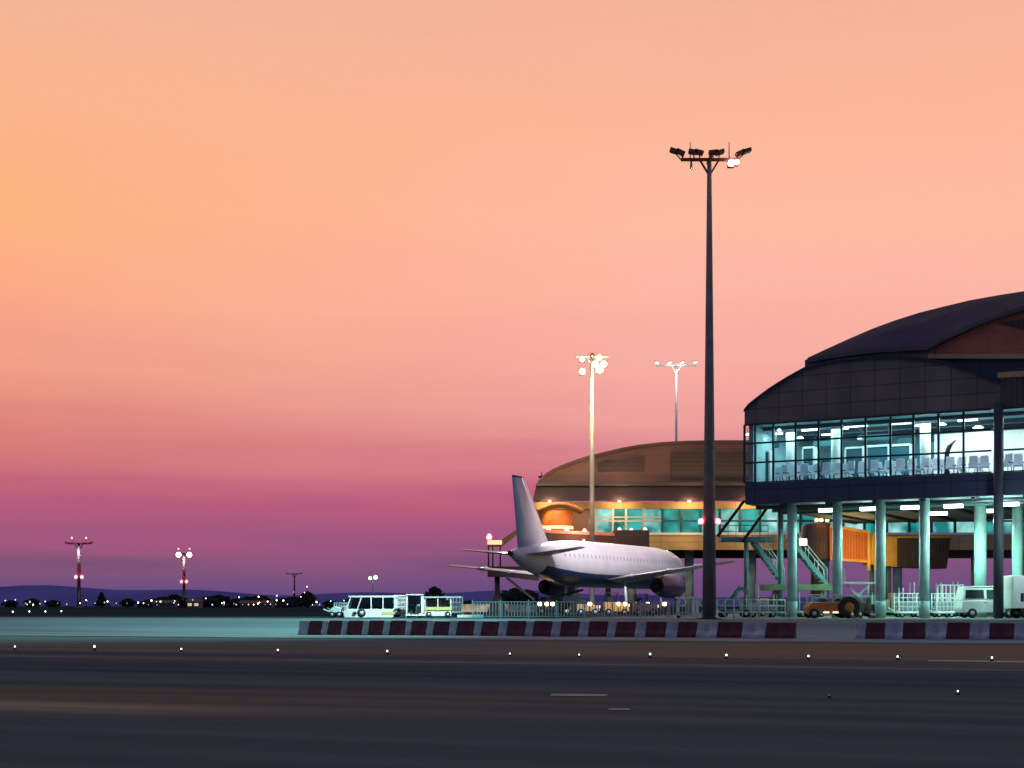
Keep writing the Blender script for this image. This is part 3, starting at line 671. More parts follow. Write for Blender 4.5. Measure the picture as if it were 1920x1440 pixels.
for u, v, e in ((3, 3, 480), (8, 3, 560), (13, 2.6, 760), (18.5, 3, 600), (6, 8.4, 620), (12, 8.4, 620)):
    o = lamp('AREA', tuple(W3(u, v, ZW1 - 0.3)), e * 0.5, ((0.52, 0.98, 1.0) if u < 12 else (0.78, 1.0, 0.98)), T1, size=4.2, size_y=3.0, target=tuple(W3(u, v, 0)))
rw = random.Random(4); u = 0.6
while u < 19:
    wd_ = 0.5 + 1.4 * rw.random(); h_ = ZW0 + 1.2 + 2.2 * rw.random(); m_ = rw.choice([M_white, M_kiosk, M_kiosk, M_dcol, M_iceil, M_steel])
    mb = MB(); fbox(mb, u, u + wd_, 9.0 + 2.4 * rw.random(), 12.1, ZW0 + 0.022, h_); mb.build('wall_panel', m_, T1, True)
    u += wd_ + 0.15 + 0.7 * rw.random()
for v in (2.0, 5.2, 8.0):
    mb = MB(); fbox(mb, 0.4, 24, v, v + 0.35, ZW1 - 0.22, ZW1 + 0.018); mb.build('ceiling_duct', M_dcol, T1, True)
for px, v, w, dz in ((1402, 1.5, 0.18, 0.5), (1432, 2.6, 0.2, 0.75), (1461, 1.4, 0.16, 0.35), (1500, 2.4, 0.25, 0.8), (1586, 1.8, 0.2, 0.45), (1612, 2.9, 0.16, 1.0), (1722, 2.2, 0.3, 0.5), (1766, 3.0, 0.3, 0.4), (1834, 2.8, 0.35, 0.75)):
    p = FP(px, HY, v); u = (p.x - A.x) * U2.x + (p.y - A.y) * U2.y
    mb = MB(); mb.lathe([(w * 0.4, ZW1 - dz + 0.12), (w, ZW1 - dz)], c=(p.x, p.y, 0), n=12); pd = mb.build('pendant_light', E_ceil, T1, True)
    mb = MB(); mb.tube((p.x, p.y, ZW1 - dz + 0.12), (p.x, p.y, ZW1 + 0.018), 0.02, n=6); mb.build('cord', M_dark, pd, True)
# kiosks and portal frames inside
def kiosk(px0, px1, v, top, label):
    u0, u1_ = FU(px0, v), FU(px1, v)
    c = W3((u0 + u1_) / 2, v, ZW0 + 0.02)
    k = thing('kiosk', label, 'kiosk', tuple(c), group='kiosks inside the lounge')
    mb = MB(); fbox(mb, u0, u1_, v, v + 0.7, ZW0 + 0.02, top); mb.build('body', M_kiosk, k, True)
    mb = MB(); fbox(mb, u0 - 0.06, u1_ + 0.06, v - 0.06, v + 0.76, top + 0.002, top + 0.14); mb.build('top_rail', M_white, k, True)
    for a, b in ((u0 - 0.12, u0 - 0.02), (u1_ + 0.02, u1_ + 0.12)):
        mb = MB(); fbox(mb, a, b, v - 0.04, v + 0.74, ZW0 + 0.02, top); mb.build('side_post', M_white, k, True)
kiosk(1418, 1441, 2.8, 11.75, 'dark narrow kiosk with white frame in the first lounge window')
kiosk(1507, 1524, 3.4, 11.9, 'dark kiosk with white frame between the two inner columns')
kiosk(1587, 1616, 3.6, 11.75, 'wide dark kiosk with white top rail past the bright column')
kiosk(1627, 1664, 4.2, 11.85, 'widest blue kiosk with white top line in mid lounge')
kiosk(1672, 1705, 4.4, 11.85, 'blue kiosk with white top line before the last inner column')
# rows of lounge chairs along the glass
def chair_proto():
    r = thing('lounge_chair', 'x', 'chair')
    mb = MB(); mb.cbox((0, 0.30, 0.44), 0.58, 0.55, 0.08); mb.build('seat', M_seat, r, bevel=0.02)
    mb = MB(); mb.hexa([(-0.30, 0.0, 0.42), (0.30, 0.0, 0.42), (0.30, 0.09, 0.42), (-0.30, 0.09, 0.42), (-0.24, -0.20, 1.22), (0.24, -0.20, 1.22), (0.24, -0.12, 1.22), (-0.24, -0.12, 1.22)]); mb.build('backrest', M_seat, r, bevel=0.02)
    for sx in (-0.26, 0.26):
        for sy in (0.08, 0.52): MB().tube((sx, sy, 0), (sx, sy, 0.40), 0.025, n=6).build('leg', M_dark, r)
    for sx in (-0.31, 0.31): MB().cbox((sx, 0.28, 0.64), 0.05, 0.5, 0.05).build('armrest', M_dark, r)
    return r
proto = chair_proto()
cpx = [1470, 1488, 1508, 1529, 1549, 1572, 1594, 1617, 1640, 1664, 1688, 1711, 1734, 1757, 1782, 1803, 1825, 1846, 1890, 1909]
for i, px in enumerate(cpx):
    o = proto if i == 0 else copy_tree(proto)
    v = 1.35 + 0.25 * (i % 2)
    p = FP(px, HY, v)
    o.location = (p.x, p.y, ZW0 + 0.02); o.rotation_euler = (0, 0, math.pi + math.atan2(U2.y, U2.x) + (0.2 if i % 3 else -0.3))
    where = 'by the corner column' if i == 17 else ('in the window past the corner column' if i > 17 else 'at the lounge glass')
    o['label'] = 'pale lounge chair ' + where + ', ' + ORD[i] + ' from the left'
    o['group'] = 'lounge chairs along the glass'
for i, px in enumerate(range(1462, 1860, 31)):
    o = copy_tree(proto); p = FP(px, HY, 2.9)
    o.location = (p.x, p.y, ZW0 + 0.02); o.rotation_euler = (0, 0, math.atan2(U2.y, U2.x) + (0.1 if i % 2 else -0.15))
    o['label'] = 'lounge chair of the inner row with its back to the glass, ' + ORD[i] + ' from the left'; o['group'] = 'lounge chairs in the inner row'
for i, (px, v, w_, lab) in enumerate([(1446, 4.5, 0.55, 'small dark hanging board over the first kiosk'), (1544, 5.0, 0.7, 'dark hanging board between the inner columns'), (1640, 3.2, 1.1, 'widest dark hanging board in mid lounge'), (1700, 6.0, 0.6, 'dark hanging board left of the last inner column')]):
    p = FP(px, HY, v); u = (p.x - A.x) * U2.x + (p.y - A.y) * U2.y
    r = thing('hanging_board', lab, 'sign board', tuple(W3(u, v, 12.2)), group='boards hanging in the lounge')
    mb = MB(); fbox(mb, u - w_, u + w_, v, v + 0.1, 12.2, 12.55); mb.build('board', M_kiosk, r, True)
    for a in (-0.8, 0.8):
        mb = MB(); fbox(mb, u + a * w_ - 0.02, u + a * w_ + 0.02, v + 0.03, v + 0.07, 12.55, ZW1 + 0.02); mb.build('hanger', M_dark, r, True)
# a dark curved fixture by the chairs
p = FP(1776, HY, 1.6)
r = thing('arched_stand', 'dark arched stand curving over the chairs in the brightest window', 'stand', (p.x, p.y, ZW0 + 0.02))
mb = MB(); pts = [(0, 0, 0), (-0.05, 0, 0.9), (0.0, 0, 1.5), (0.18, 0, 1.95), (0.5, 0, 2.25), (0.75, 0, 2.32)]; rad = [0.16, 0.14, 0.17, 0.2, 0.13, 0.03]
mb.loft([[Vector(c) + Vector((math.cos(a) * q, math.sin(a) * q, 0.3 * math.cos(a) * q)) for a in [2 * math.pi * j / 10 for j in range(10)]] for c, q in zip(pts, rad)])
mb.build('stem', M_dark, r); MB().lathe([(0.4, 0), (0.4, 0.06), (0.17, 0.1)], n=16).build('base', M_dark, r)

# ------------------------------------------------------------------ far terminal (brown arch) on columns
D2 = 168.0
T2 = thing('far_terminal', 'brown arched far terminal with ochre bands and a teal lit window row', 'building', tuple(Vector((PX(1200, D2), D2, PLAT))))
def q(px, py, off=0.0): return P(px, py, D2) + Vector((0, off, 0))
arc = [(1006, 908), (1012, 899), (1022, 890), (1036, 881), (1054, 873), (1078, 864), (1106, 855), (1136, 848), (1166, 841), (1200, 835), (1240, 830.5), (1285, 828), (1340, 827), (1420, 827), (1520, 829), (1640, 836), (1780, 850), (1960, 874), (2100, 905)]
tp = [q(a, b) for a, b in arc]
mb = MB(); mb.prism([q(1006, 912), q(2100, 912)] + list(reversed(tp)), (0, 0.5, 0)); mb.build('gable_wall', M_bronze, T2, True)
mb = MB(); mb.sheet([[p + Vector((0, -0.4, -0.25)) for p in tp], [p + Vector((0, -0.4, 0.06)) for p in tp], [p + Vector((0, 32, 0.06)) for p in tp]]); mb.build('roof', M_bronze, T2, True)
mb = MB(); mb.prism([q(1120, 885, -0.12), q(1207, 885, -0.12), q(1207, 857, -0.12), q(1135, 863, -0.12), q(1120, 868, -0.12)], (0, 0.1, 0)); mb.build('louvre', M_louvre, T2, True)
mb = MB(); mb.prism([q(1258, 900, -0.12), q(1440, 900, -0.12), q(1440, 848, -0.12), q(1258, 848, -0.12)], (0, 0.1, 0)); mb.build('louvre', M_louvre, T2, True)
mb = MB(); mb.prism([q(1003, 911, -0.2), q(2100, 911, -0.2), q(2100, 905, -0.2), q(1008, 905, -0.2)], (0, -0.3, 0)); mb.build('gutter', M_lip, T2, True)
mb = MB(); mb.prism([q(1000, 940, -1.2), q(2100, 940, -1.2), q(2100, 911.5, -0.1), q(1006, 911.5, -0.1)], (0, 0.6, 0)); mb.build('eave', M_eave, T2, True)
mb = MB(); mb.prism([q(1004, 953.5, 0.3), q(2100, 953.5, 0.3), q(2100, 941, 0.3), q(1002, 941, 0.3)], (0, 0.4, 0)); mb.build('upper_band', M_ochre, T2, True)
mb = MB(); mb.prism([q(1012, 1031, 0), q(2100, 1031, 0), q(2100, 1003, 0), q(1012, 1003, 0)], (0, 0.5, 0)); mb.build('lower_band', M_ochre, T2, True)
mb = MB(); mb.prism([q(1115, 1003, -0.1), q(2100, 1003, -0.1), q(2100, 998.5, -0.1), q(1115, 998.5, -0.1)], (0, 0.3, 0)); mb.build('window_sill', M_white, T2, True)
mb = MB(); mb.box(PX(1012, D2), PX(2100, D2), D2 + 0.5, D2 + 30, ZY(1031, D2), ZY(1029, D2)); mb.build('floor_slab', M_eave, T2, True)
mb = MB(); mb.box(PX(1012, D2), PX(1115, D2), D2 + 0.6, D2 + 1.0, ZY(1003, D2), ZY(953.6, D2)); mb.build('solid_wall', M_bronze, T2, True)
e = [1115, 1147, 1172, 1204, 1240, 1276, 1312, 1348, 1386, 1424, 1462, 1500, 1540, 1580, 1620, 1662, 1704, 1746, 1790, 1834, 1878, 1922]
for i in range(len(e) - 1):
    x0, x1 = PX(e[i], D2), PX(e[i + 1], D2); z0, z1 = ZY(998.4, D2), ZY(953.6, D2)
    mb = MB(); mb.box(x0, x0 + 0.28, D2 + 0.2, D2 + 0.5, z0, z1); mb.box(x0 + 0.27, x1, D2 + 0.22, D2 + 0.45, z0 + (z1 - z0) * 0.45, z0 + (z1 - z0) * 0.45 + 0.22)
    if i < 4: mb.box(x0 + 0.27, x1, D2 + 0.22, D2 + 0.45, z0 + (z1 - z0) * 0.62, z0 + (z1 - z0) * 0.62 + 0.16)
    f = mb.build('window', M_kiosk if i >= 4 else M_steel, T2, True)
    pale = i in (0, 3, 6, 7, 9, 10, 13, 15, 17, 18, 20)
    mb = MB(); mb.box(x0 + 0.05, x1 - 0.002, D2 + 0.55, D2 + 0.6, z0 + 0.02, z1 - 0.02); mb.build('pane', E_wbright if pale else E_wteal, f, True)
mb = MB(); mb.box(PX(1012, D2), PX(1012, D2) + 0.4, D2 + 1.01, D2 + 31, ZY(1028.9, D2), ZY(905, D2)); mb.build('end_wall', M_bronze, T2, True)
mb = MB(); mb.box(PX(1012, D2) + 0.5, PX(2100, D2), D2 + 30.1, D2 + 30.6, ZY(1028.9, D2), ZY(915, D2)); mb.build('rear_wall', M_bronze, T2, True)
for px in (1300, 1420, 1560, 1700, 1850, 1950, 1190, 1080):
    x = PX(px, D2); mb = MB(); mb.tube((x, D2 + 4, PLAT), (x, D2 + 4, ZY(1031, D2)), 0.55, n=14); mb.build('column', M_column, T2, True)
for px in (1030, 1160, 1290, 1400):  # eave lamps and points added to warm the ochre bands
    x = PX(px, D2)
    MB().cbox((x, D2 - 1.0, ZY(941.5, D2)), 0.3, 0.2, 0.12).build('added_eave_lamp', E_orange, T2, True)
    lamp('POINT', (x, D2 - 1.6, ZY(944, D2)), 480, (1.0, 0.66, 0.30), T2, size=0.3)
    lamp('POINT', (x, D2 - 2.2, ZY(1012, D2)), 90, (1.0, 0.66, 0.30), T2, size=0.3)
# rooftop sensor post at the eave corner
x = PX(1016, D2); r = thing('rooftop_sensor', 'small dark sensor post on the roof corner of the brown terminal', 'antenna', (x, D2 + 0.3, ZY(908, D2)))
MB().tube((0, 0, 0), (0, 0, 1.5), 0.08, 0.05, 8).build('post', M_dark, r); MB().cbox((0, 0, 0.9), 0.8, 0.4, 0.25).build('housing', M_dark, r); MB().cbox((0.12, 0, 0.25), 0.5, 0.4, 0.4).build('junction_box', M_dark, r)
# glowing rotunda with curved canopy
x = PX(1042, D2 - 7); z0, z1 = ZY(1000, D2 - 7), ZY(962, D2 - 7)
r = thing('bridge_rotunda', 'glowing orange round boarding rotunda under a curved ochre canopy', 'boarding rotunda', (x, D2 - 7, PLAT))
MB().lathe([(1.85, z0 - PLAT), (1.95, z0 - PLAT + 0.4), (1.95, z1 - PLAT), (1.7, z1 - PLAT + 0.25)], n=28).build('drum', M_orange, r)
MB().tube((0, 0, 0), (0, 0, z0 - PLAT), 0.6, n=14).build('support_column', M_eave, r)
mb = MB(); rows = []
for k in range(9):
    a = -1 + 2 * k / 8
    rows.append([(a * 2.6 + 0.5, -2.2, z1 - PLAT + 0.28 + 0.8 * (1 - a * a)), (a * 2.6 + 0.5, 5.2, z1 - PLAT + 0.28 + 0.8 * (1 - a * a))])
mb.sheet(rows); cp = mb.build('canopy', M_ochre, r); sm = cp.modifiers.new('thick', 'SOLIDIFY'); sm.thickness = 0.15
MB().lathe([(1.97, z0 - PLAT + 0.42), (2.02, z0 - PLAT + 0.5), (2.02, z0 - PLAT + 0.7), (1.97, z0 - PLAT + 0.78)], n=28, caps=False).build('light_strip', emit_mat('strip_lamp', (1.0, 0.62, 0.25), 1.3), r)
lamp('POINT', (x + 0.3, D2 - 12, z1 + 0.2), 450, (1.0, 0.55, 0.22), r, size=0.3)

# ------------------------------------------------------------------ boarding bridges
def tunnel(mb, a, b, w, h):
    a, b = Vector(a), Vector(b); mb.bar(a, b, w, h)
# beyond the tail
d = 150.0
r = thing('boarding_bridge', 'boarding bridge with sloping lit roof and one post, behind the aircraft tail', 'boarding bridge', (PX(932, d), d, PLAT), group='passenger boarding bridges')
X = lambda px: PX(px, d)
mb = MB(); mb.prism([P(914, 1081, d), P(952, 1081, d), P(1010, 1088, d), P(1010, 1062, d), P(914, 1062, d)], (0, 2.6, 0)); mb.build('cab', M_tunnel, r, True)
mb = MB(); mb.prism([P(914, 1023, d), P(941, 1023, d), P(976, 995, d), P(976, 987, d), P(940, 1012, d), P(914, 1012, d)], (0, 2.6, 0)); mb.build('roof', M_beam, r, True)
for px in (916, 924, 938): MB().tube(P(px, 1062, d), P(px, 1023, d), 0.09, n=6).build('roof_post', M_dark, r, True)
MB().tube((0, 1.3, 0), (0, 1.3, ZY(1081, d) - PLAT), 0.28, n=12).build('support_column', M_dark, r)
MB().lathe([(1.1, 0.0), (1.0, 0.3), (0.35, 2.0)], c=(0, 1.3, 0), n=16).build('column_skirt', M_tunnel, r)
MB().lathe([(0.25, 0), (0.3, 0.3), (0.12, 0.6)], c=tuple(P(917, 1011, d) + Vector((0, 0.5, 0)) - Vector((PX(932, d), d, PLAT))), n=10).build('beacon', E_red, r)
MB().box(*[v for v in (X(914), X(941))], d - 0.12, d - 0.02, ZY(1021, d), ZY(1013, d)).build('roof_light', emit_mat('bridge_lamp', (1.0, 0.7, 0.35), 1.1), r, True)
mb = MB(); mb.bar(P(950, 1083, d), P(1002, 1125, d), 0.9, 0.25); mb.build('stair_flight', M_tunnel, r, True)
# beyond the fuselage
d = 158.0
r = thing('boarding_bridge', 'low boarding bridge with pink lit roof, showing just above the fuselage', 'boarding bridge', (PX(1090, d), d, PLAT), group='passenger boarding bridges')
mb = MB(); mb.bar(P(1012, 1014, d), P(1150, 1018, d), 3.0, 1.9); mb.build('tunnel', M_tunnel, r, True)
mb = MB(); mb.bar(P(1012, 997, d), P(1150, 1003, d), 3.1, 0.35); mb.build('roof', M_pink, r, True)
mb = MB(); mb.bar(P(1150, 1012, d), P(1215, 1012, d), 3.4, 2.0); mb.build('cab', M_tunnel, r, True)
for px in (1050, 1140): MB().tube((PX(px, d), d, PLAT), (PX(px, d), d, ZY(1030, d)), 0.3, n=10).build('support_column', M_dark, r, True)
for px, py in ((1028, 994), (1062, 994), (1095, 998), (1160, 996), (1182, 997), (1208, 996)):
    MB().lathe([(0.2, 0), (0.28, 0.2), (0.1, 0.5)], c=tuple(P(px, py + 3, d) + Vector((0, -1.2, 0))), n=8).build('roof_beacon', E_pink, r, True)
lamp('POINT', tuple(P(1080, 985, d - 3)), 700, (1.0, 0.4, 0.25), r)
# seen between the columns of the near terminal
d = 110.0
r = thing('boarding_bridge', 'orange and dark brown telescopic boarding bridge between the terminal columns', 'boarding bridge', (PX(1640, d), d, PLAT), group='passenger boarding bridges')
mb = MB(); mb.prism([P(1556, 1046, d), P(1627, 1051, d), P(1627, 1000, d), P(1556, 988, d)], (0, 2.6, 0)); mb.build('outer_tunnel', M_orib, r, True)
mb = MB(); mb.bar(P(1556, 986, d) + Vector((0, -0.1, 0)), P(1630, 998, d) + Vector((0, -0.1, 0)), 0.2, 0.22); mb.bar(P(1556, 1048, d) + Vector((0, -0.1, 0)), P(1630, 1053, d) + Vector((0, -0.1, 0)), 0.2, 0.2)
mb.bar(P(1628, 1070, d) + Vector((0, -0.1, 0)), P(1628, 997, d) + Vector((0, -0.1, 0)), 0.22, 0.22); mb.bar(P(1640, 1068, d) + Vector((0, -0.1, 0)), P(1640, 999, d) + Vector((0, -0.1, 0)), 0.16, 0.16)
mb.build('portal_frame', M_yelpan, r, True)
mb = MB(); mb.prism([P(1631, 1058, d), P(1682, 1063, d), P(1682, 1007, d), P(1631, 1002, d)], (0, 2.4, 0)); mb.build('middle_section', M_yelpan, r, True)
mb = MB(); mb.prism([P(1682, 1063, d), P(1775, 1066, d), P(1783, 1008, d), P(1682, 1008, d)], (0.0, 2.2, 0)); mb.build('inner_tunnel', M_tunnel, r, True)
mb = MB(); mb.bar(P(1682, 1007, d), P(1783, 1007, d), 0.3, 0.14); mb.build('roof_rail', M_yelpan, r, True)
for px in (1640, 1672): MB().tube((PX(px, d), d + 1, PLAT + 0.7), (PX(px, d), d + 1, ZY(1056, d)), 0.2, n=10).build('lift_column', M_stairs, r, True)
mb = MB(); mb.cbox((PX(1656, d), d + 1, PLAT + 0.85), 2.4, 0.5, 0.4); ax = mb.build('wheel_bogie', M_dark, r, True)
for px in (1638, 1674): MB().lathe([(0.3, -0.2), (0.5, -0.16), (0.5, 0.16), (0.3, 0.2)], c=(PX(px, d), d + 1, PLAT + 0.5), axis='y', n=18).build('wheel', M_black, r, True)
mb = MB(); mb.tube((PX(1540, d), d + 1.5, PLAT), (PX(1540, d), d + 1.5, ZY(985, d)), 0.5, n=14); mb.build('support_column', M_tunnel, r, True)
MB().lathe([(1.25, ZY(1050, d)), (1.3, ZY(1045, d)), (1.3, ZY(985, d)), (1.0, ZY(980, d))], c=(PX(1541, d), d + 1.5, 0), n=20).build('rotunda', M_tunnel, r, True)
for px in (1531, 1540, 1551): MB().lathe([(0.1, 0), (0.15, 0.1), (0.1, 0.25)], c=tuple(P(px, 978, d)), n=8).build('rotunda_lamp', E_orange, r, True)
lamp('POINT', tuple(P(1590, 1030, d - 3.2)), 420, (1.0, 0.62, 0.25), r, size=0.2)
lamp('POINT', tuple(P(1650, 1045, d - 1.5)), 50, (1.0, 0.62, 0.25), r, size=0.2)

# ------------------------------------------------------------------ external stair at the terminal end
d = 95.0
r = thing('external_stair', 'dark teal steel stair with landing and braces under the terminal end', 'stairs', (PX(1440, d), d, PLAT))
mb = MB(); mb.box(PX(1350, d), PX(1448, d), d - 0.7, d + 0.7, ZY(1016, d), ZY(1008, d)); mb.build('upper_landing', M_stairs, r, True)
mb = MB(); mb.box(PX(1428, d), PX(1560, d), d - 0.8, d + 0.8, ZY(1107, d), ZY(1096, d)); mb.build('lower_landing', M_plat, r, True)
for px in (1397, 1461): MB().tube((PX(px, d), d - 0.5, PLAT), (PX(px, d), d - 0.5, ZY(1008 if px == 1397 else 955, d)), 0.16, n=10).build('post', M_stairs, r, True)
for a, b in (((1396, 938), (1345, 1006)), ((1438, 952), (1392, 1016))): 
    mb = MB(); mb.bar(P(a[0], a[1], d - 0.75), P(b[0], b[1], d - 0.75), 0.16, 0.2); mb.build('brace', M_dark, r, True)
def flight(x0, y0, x1, y1, dd, nm=10):
    a, b = P(x0, y0, dd), P(x1, y1, dd)
    mb = MB()
    for oy in (-0.55, 0.55): mb.bar(a + Vector((0, oy, 0)), b + Vector((0, oy, 0)), 0.06, 0.28)
    for k in range(nm):
        c = a.lerp(b, (k + 0.5) / nm); mb.cbox(c, 0.26, 1.04, 0.04)
    f = mb.build('stair_flight', M_stairs, r, True)
    mb = MB()
    for oy in (-0.55, 0.55):
        o3 = Vector((0, oy, 1.0)); mb.bar(a + o3, b + o3, 0.05)
        for k in range(5):
            c = a.lerp(b, k / 4) + Vector((0, oy, 0)); mb.bar(c, c + Vector((0, 0, 1.0)), 0.035)
    mb.build('handrail', M_steel, f, True)
flight(1412, 1016, 1468, 1094, d); flight(1478, 1010, 1548, 1096, d + 1.9, 12)
mb = MB()
for py in (985, 996): mb.bar(P(1350, py, d - 0.7), P(1440, py, d - 0.7), 0.05)
for px in range(1350, 1441, 15): mb.bar(P(px, 1008, d - 0.7), P(px, 984, d - 0.7), 0.04)
mb.build('guard_rail', M_stairs, r, True)
MB().box(PX(1505, d), PX(1519, d), d + 1.0, d + 1.1, ZY(1021, d), ZY(1009, d)).build('bulkhead_lamp', emit_mat('bulkhead', (1.0, 0.95, 0.6), 3.0), r, True)

# ------------------------------------------------------------------ aircraft
HD = R(28.0)
pl = thing('airliner', 'white twin engine airliner with navy belly, seen from behind its tall fin', 'aircraft', (7.9, 123.0, PLAT), -HD)
st = [(-17.0, 4.75, 0.22), (-16.6, 4.72, 0.36), (-15, 4.58, 0.78), (-13, 4.45, 1.18), (-10.5, 4.35, 1.55), (-8, 4.28, 1.80), (-5, 4.25, 1.92), (0, 4.25, 1.95), (6, 4.25, 1.95), (11, 4.25, 1.95), (13.5, 4.2, 1.86), (15.2, 4.08, 1.62), (16.6, 3.9, 1.25), (17.6, 3.76, 0.8), (18.2, 3.68, 0.38), (18.4, 3.66, 0.05)]
mb = MB(); n = 40; rings = []
for y, zc, rr in st: rings.append([(rr * math.sin(2 * math.pi * i / n), y, zc + rr * math.cos(2 * math.pi * i / n)) for i in range(n)])
for k in range(len(rings) - 1):
    vs = rings[k] + rings[k + 1]
    for i in range(n):
        j = (i + 1) % n
        zf = (rings[k][i][2] + rings[k][j][2]) / 2 - st[k][1]
        mb.cm = 1 if (zf < -0.52 * st[k][2] and st[k][0] > -14.5) else 0
        b0 = len(mb.v)
        mb.add([rings[k][i], rings[k][j], rings[k + 1][j], rings[k + 1][i]], [(0, 1, 2, 3)], True)
fus = mb.build('fuselage', [M_pwhite, M_pblue], pl)
import bmesh
bm = bmesh.new(); bm.from_mesh(fus.data); bmesh.ops.remove_doubles(bm, verts=bm.verts[:], dist=0.001); bmesh.ops.recalc_face_normals(bm, faces=bm.faces[:]); bm.to_mesh(fus.data); bm.free()
def skin(y, z, s):                     # point on the fuselage side
    for k in range(len(st) - 1):
        if st[k][0] <= y <= st[k + 1][0]:
            t_ = (y - st[k][0]) / (st[k + 1][0] - st[k][0]); zc = st[k][1] + t_ * (st[k + 1][1] - st[k][1]); rr = st[k][2] + t_ * (st[k + 1][2] - st[k][2])
            dz = z - zc; return Vector((s * math.sqrt(max(0.0001, rr * rr - dz * dz)), y, z)), Vector((s * math.sqrt(max(0.0001, rr * rr - dz * dz)) / rr, 0, dz / rr))
def side_patch(mb, y0, y1, z0, z1, s, lift):
    q_ = []
    for y, z in ((y0, z0), (y1, z0), (y1, z1), (y0, z1)):
        p_, n_ = skin(y, z, s); q_.append(p_ + n_ * lift)
    mb.add(q_, [(0, 1, 2, 3)])
M_pwin = mat('cabin_window_glass', (0.40, 0.39, 0.46), 0.3, var=0.05)
M_seam = mat('door_seam', (0.40, 0.39, 0.45), 0.4, var=0.05)
for s in (-1, 1):
    for k in range(34):
        y = -10.6 + 0.72 * k
        if -1.2 < y < -0.6: continue
        mb = MB(); side_patch(mb, y - 0.11, y + 0.11, 4.62, 4.94, s, 0.012); mb.build('cabin_window', M_pwin, pl)
    for y in (-11.9, 14.2):
        mb = MB()
        for a in ((y - 0.45, y - 0.40, 3.9, 5.2), (y + 0.40, y + 0.45, 3.9, 5.2), (y - 0.40, y + 0.40, 5.15, 5.2), (y - 0.40, y + 0.40, 3.9, 3.95)): side_patch(mb, *a, s, 0.014)
        mb.build('cabin_door', M_seam, pl)
def foil(c0, le, x, z, th, n=9):       # section in the y-z plane at span x, chord c0, leading edge y=le
    up, dn = [], []
    for k in range(n):
        t = k / (n - 1); h = th * (0.2969 * math.sqrt(t) * 5 - 0.63 * t * 1 - 0.9 * t * t + 0.05 * t) if False else th * 2.6 * math.sqrt(t) * (1 - t) * (1.15 - 0.3 * t)
        up.append((x, le - t * c0, z + h * 0.62)); dn.append((x, le - t * c0, z - h * 0.38))
    return up + dn[-2:0:-1]
for s in (-1, 1):
    mb = MB(); mb.loft([foil(6.2, 3.4, s * 1.5, 2.95, 0.62), foil(3.6, 0.4, s * 5.4, 3.45, 0.36), foil(1.5, -3.1, s * 13.0, 4.3, 0.16)])
    w = mb.build('wing', M_pgrey, pl)
    for xx, yy in ((3.9, -2.6), (7.4, -3.2), (10.0, -3.7)):
        MB().lathe([(0.02, -1.6), (0.16, -0.8), (0.2, 0.2), (0.05, 1.2)], c=(s * xx, yy + 0.6, 3.1 + (xx - 1.5) * 0.12 - 0.12), axis='y', n=10).build('flap_fairing', M_pgrey, w)
    mb = MB(); mb.loft([foil(3.6, -12.2, s * 0.6, 4.70, 0.3), foil(1.5, -14.6, s * 5.1, 5.15, 0.12)]); mb.build('stabilizer', M_pgrey, pl)
    en = MB().lathe([(0.62, -1.2), (0.80, -0.4), (0.98, 0.9), (1.02, 2.2), (0.95, 3.1), (0.84, 3.35), (0.78, 3.2)], c=(s * 5.3, 0.4, 2.42), axis='y', n=30, caps=False).build('engine', M_pengine, pl)
    MB().lathe([(0.60, -1.1), (0.62, -1.0)], c=(s * 5.3, 0.4, 2.42), axis='y', n=24).build('exhaust', M_black, en)
    MB().lathe([(0.02, -1.9), (0.25, -1.5), (0.36, -1.0)], c=(s * 5.3, 0.4, 2.42), axis='y', n=16).build('exhaust_cone', M_dark, en)
    MB().lathe([(0.80, 3.0), (0.80, 3.05)], c=(s * 5.3, 0.4, 2.42), axis='y', n=24).build('fan', M_dark, en)
    mb = MB(); mb.hexa([(s * 5.3 - 0.12, -0.8, 3.1), (s * 5.3 + 0.12, -0.8, 3.1), (s * 5.3 + 0.12, 2.6, 3.3), (s * 5.3 - 0.12, 2.6, 3.3), (s * 5.3 - 0.12, -1.2, 3.45), (s * 5.3 + 0.12, -1.2, 3.45), (s * 5.3 + 0.12, 1.2, 3.6), (s * 5.3 - 0.12, 1.2, 3.6)]); mb.build('pylon', M_pwhite, en)
    g = MB().tube((s * 2.9, -1.6, 0.5), (s * 2.7, -1.6, 3.0), 0.13, n=10).build('landing_gear', M_steel, pl)
    for ox in (-0.28, 0.28): MB().lathe([(0.25, -0.16), (0.5, -0.14), (0.55, 0), (0.5, 0.14), (0.25, 0.16)], c=(s * 2.9 + ox, -1.6, 0.55), axis='x', n=20).build('wheel', M_black, g)
mb = MB()
def fsec(z, y0, y1, th): return [(0, y1, z), (th, y1 - (y1 - y0) * 0.35, z), (th * 0.6, y0 + (y1 - y0) * 0.3, z), (0, y0, z), (-th * 0.6, y0 + (y1 - y0) * 0.3, z), (-th, y1 - (y1 - y0) * 0.35, z)]
mb.loft([fsec(4.9, -15.9, -8.6, 0.25), fsec(5.9, -16.0, -10.7, 0.24), fsec(10.6, -16.85, -14.75, 0.12)]); fin = mb.build('tail_fin', M_pwhite, pl)
mb = MB(); mb.loft([fsec(10.6, -16.88, -14.75, 0.13), fsec(10.72, -16.8, -15.0, 0.1)]); mb.build('fin_cap', M_dark, fin)
g = MB().tube((0, 13.2, 0.4), (0, 13.2, 2.6), 0.1, n=10).build('landing_gear', M_steel, pl)
for ox in (-0.2, 0.2): MB().lathe([(0.2, -0.1), (0.36, -0.09), (0.38, 0), (0.36, 0.09), (0.2, 0.1)], c=(ox, 13.2, 0.38), axis='x', n=18).build('wheel', M_black, g)
MB().lathe([(0.12, 0), (0.1, 0.16), (0.02, 0.22)], c=(0, -4, 6.14), n=10).build('beacon', E_pink, pl)
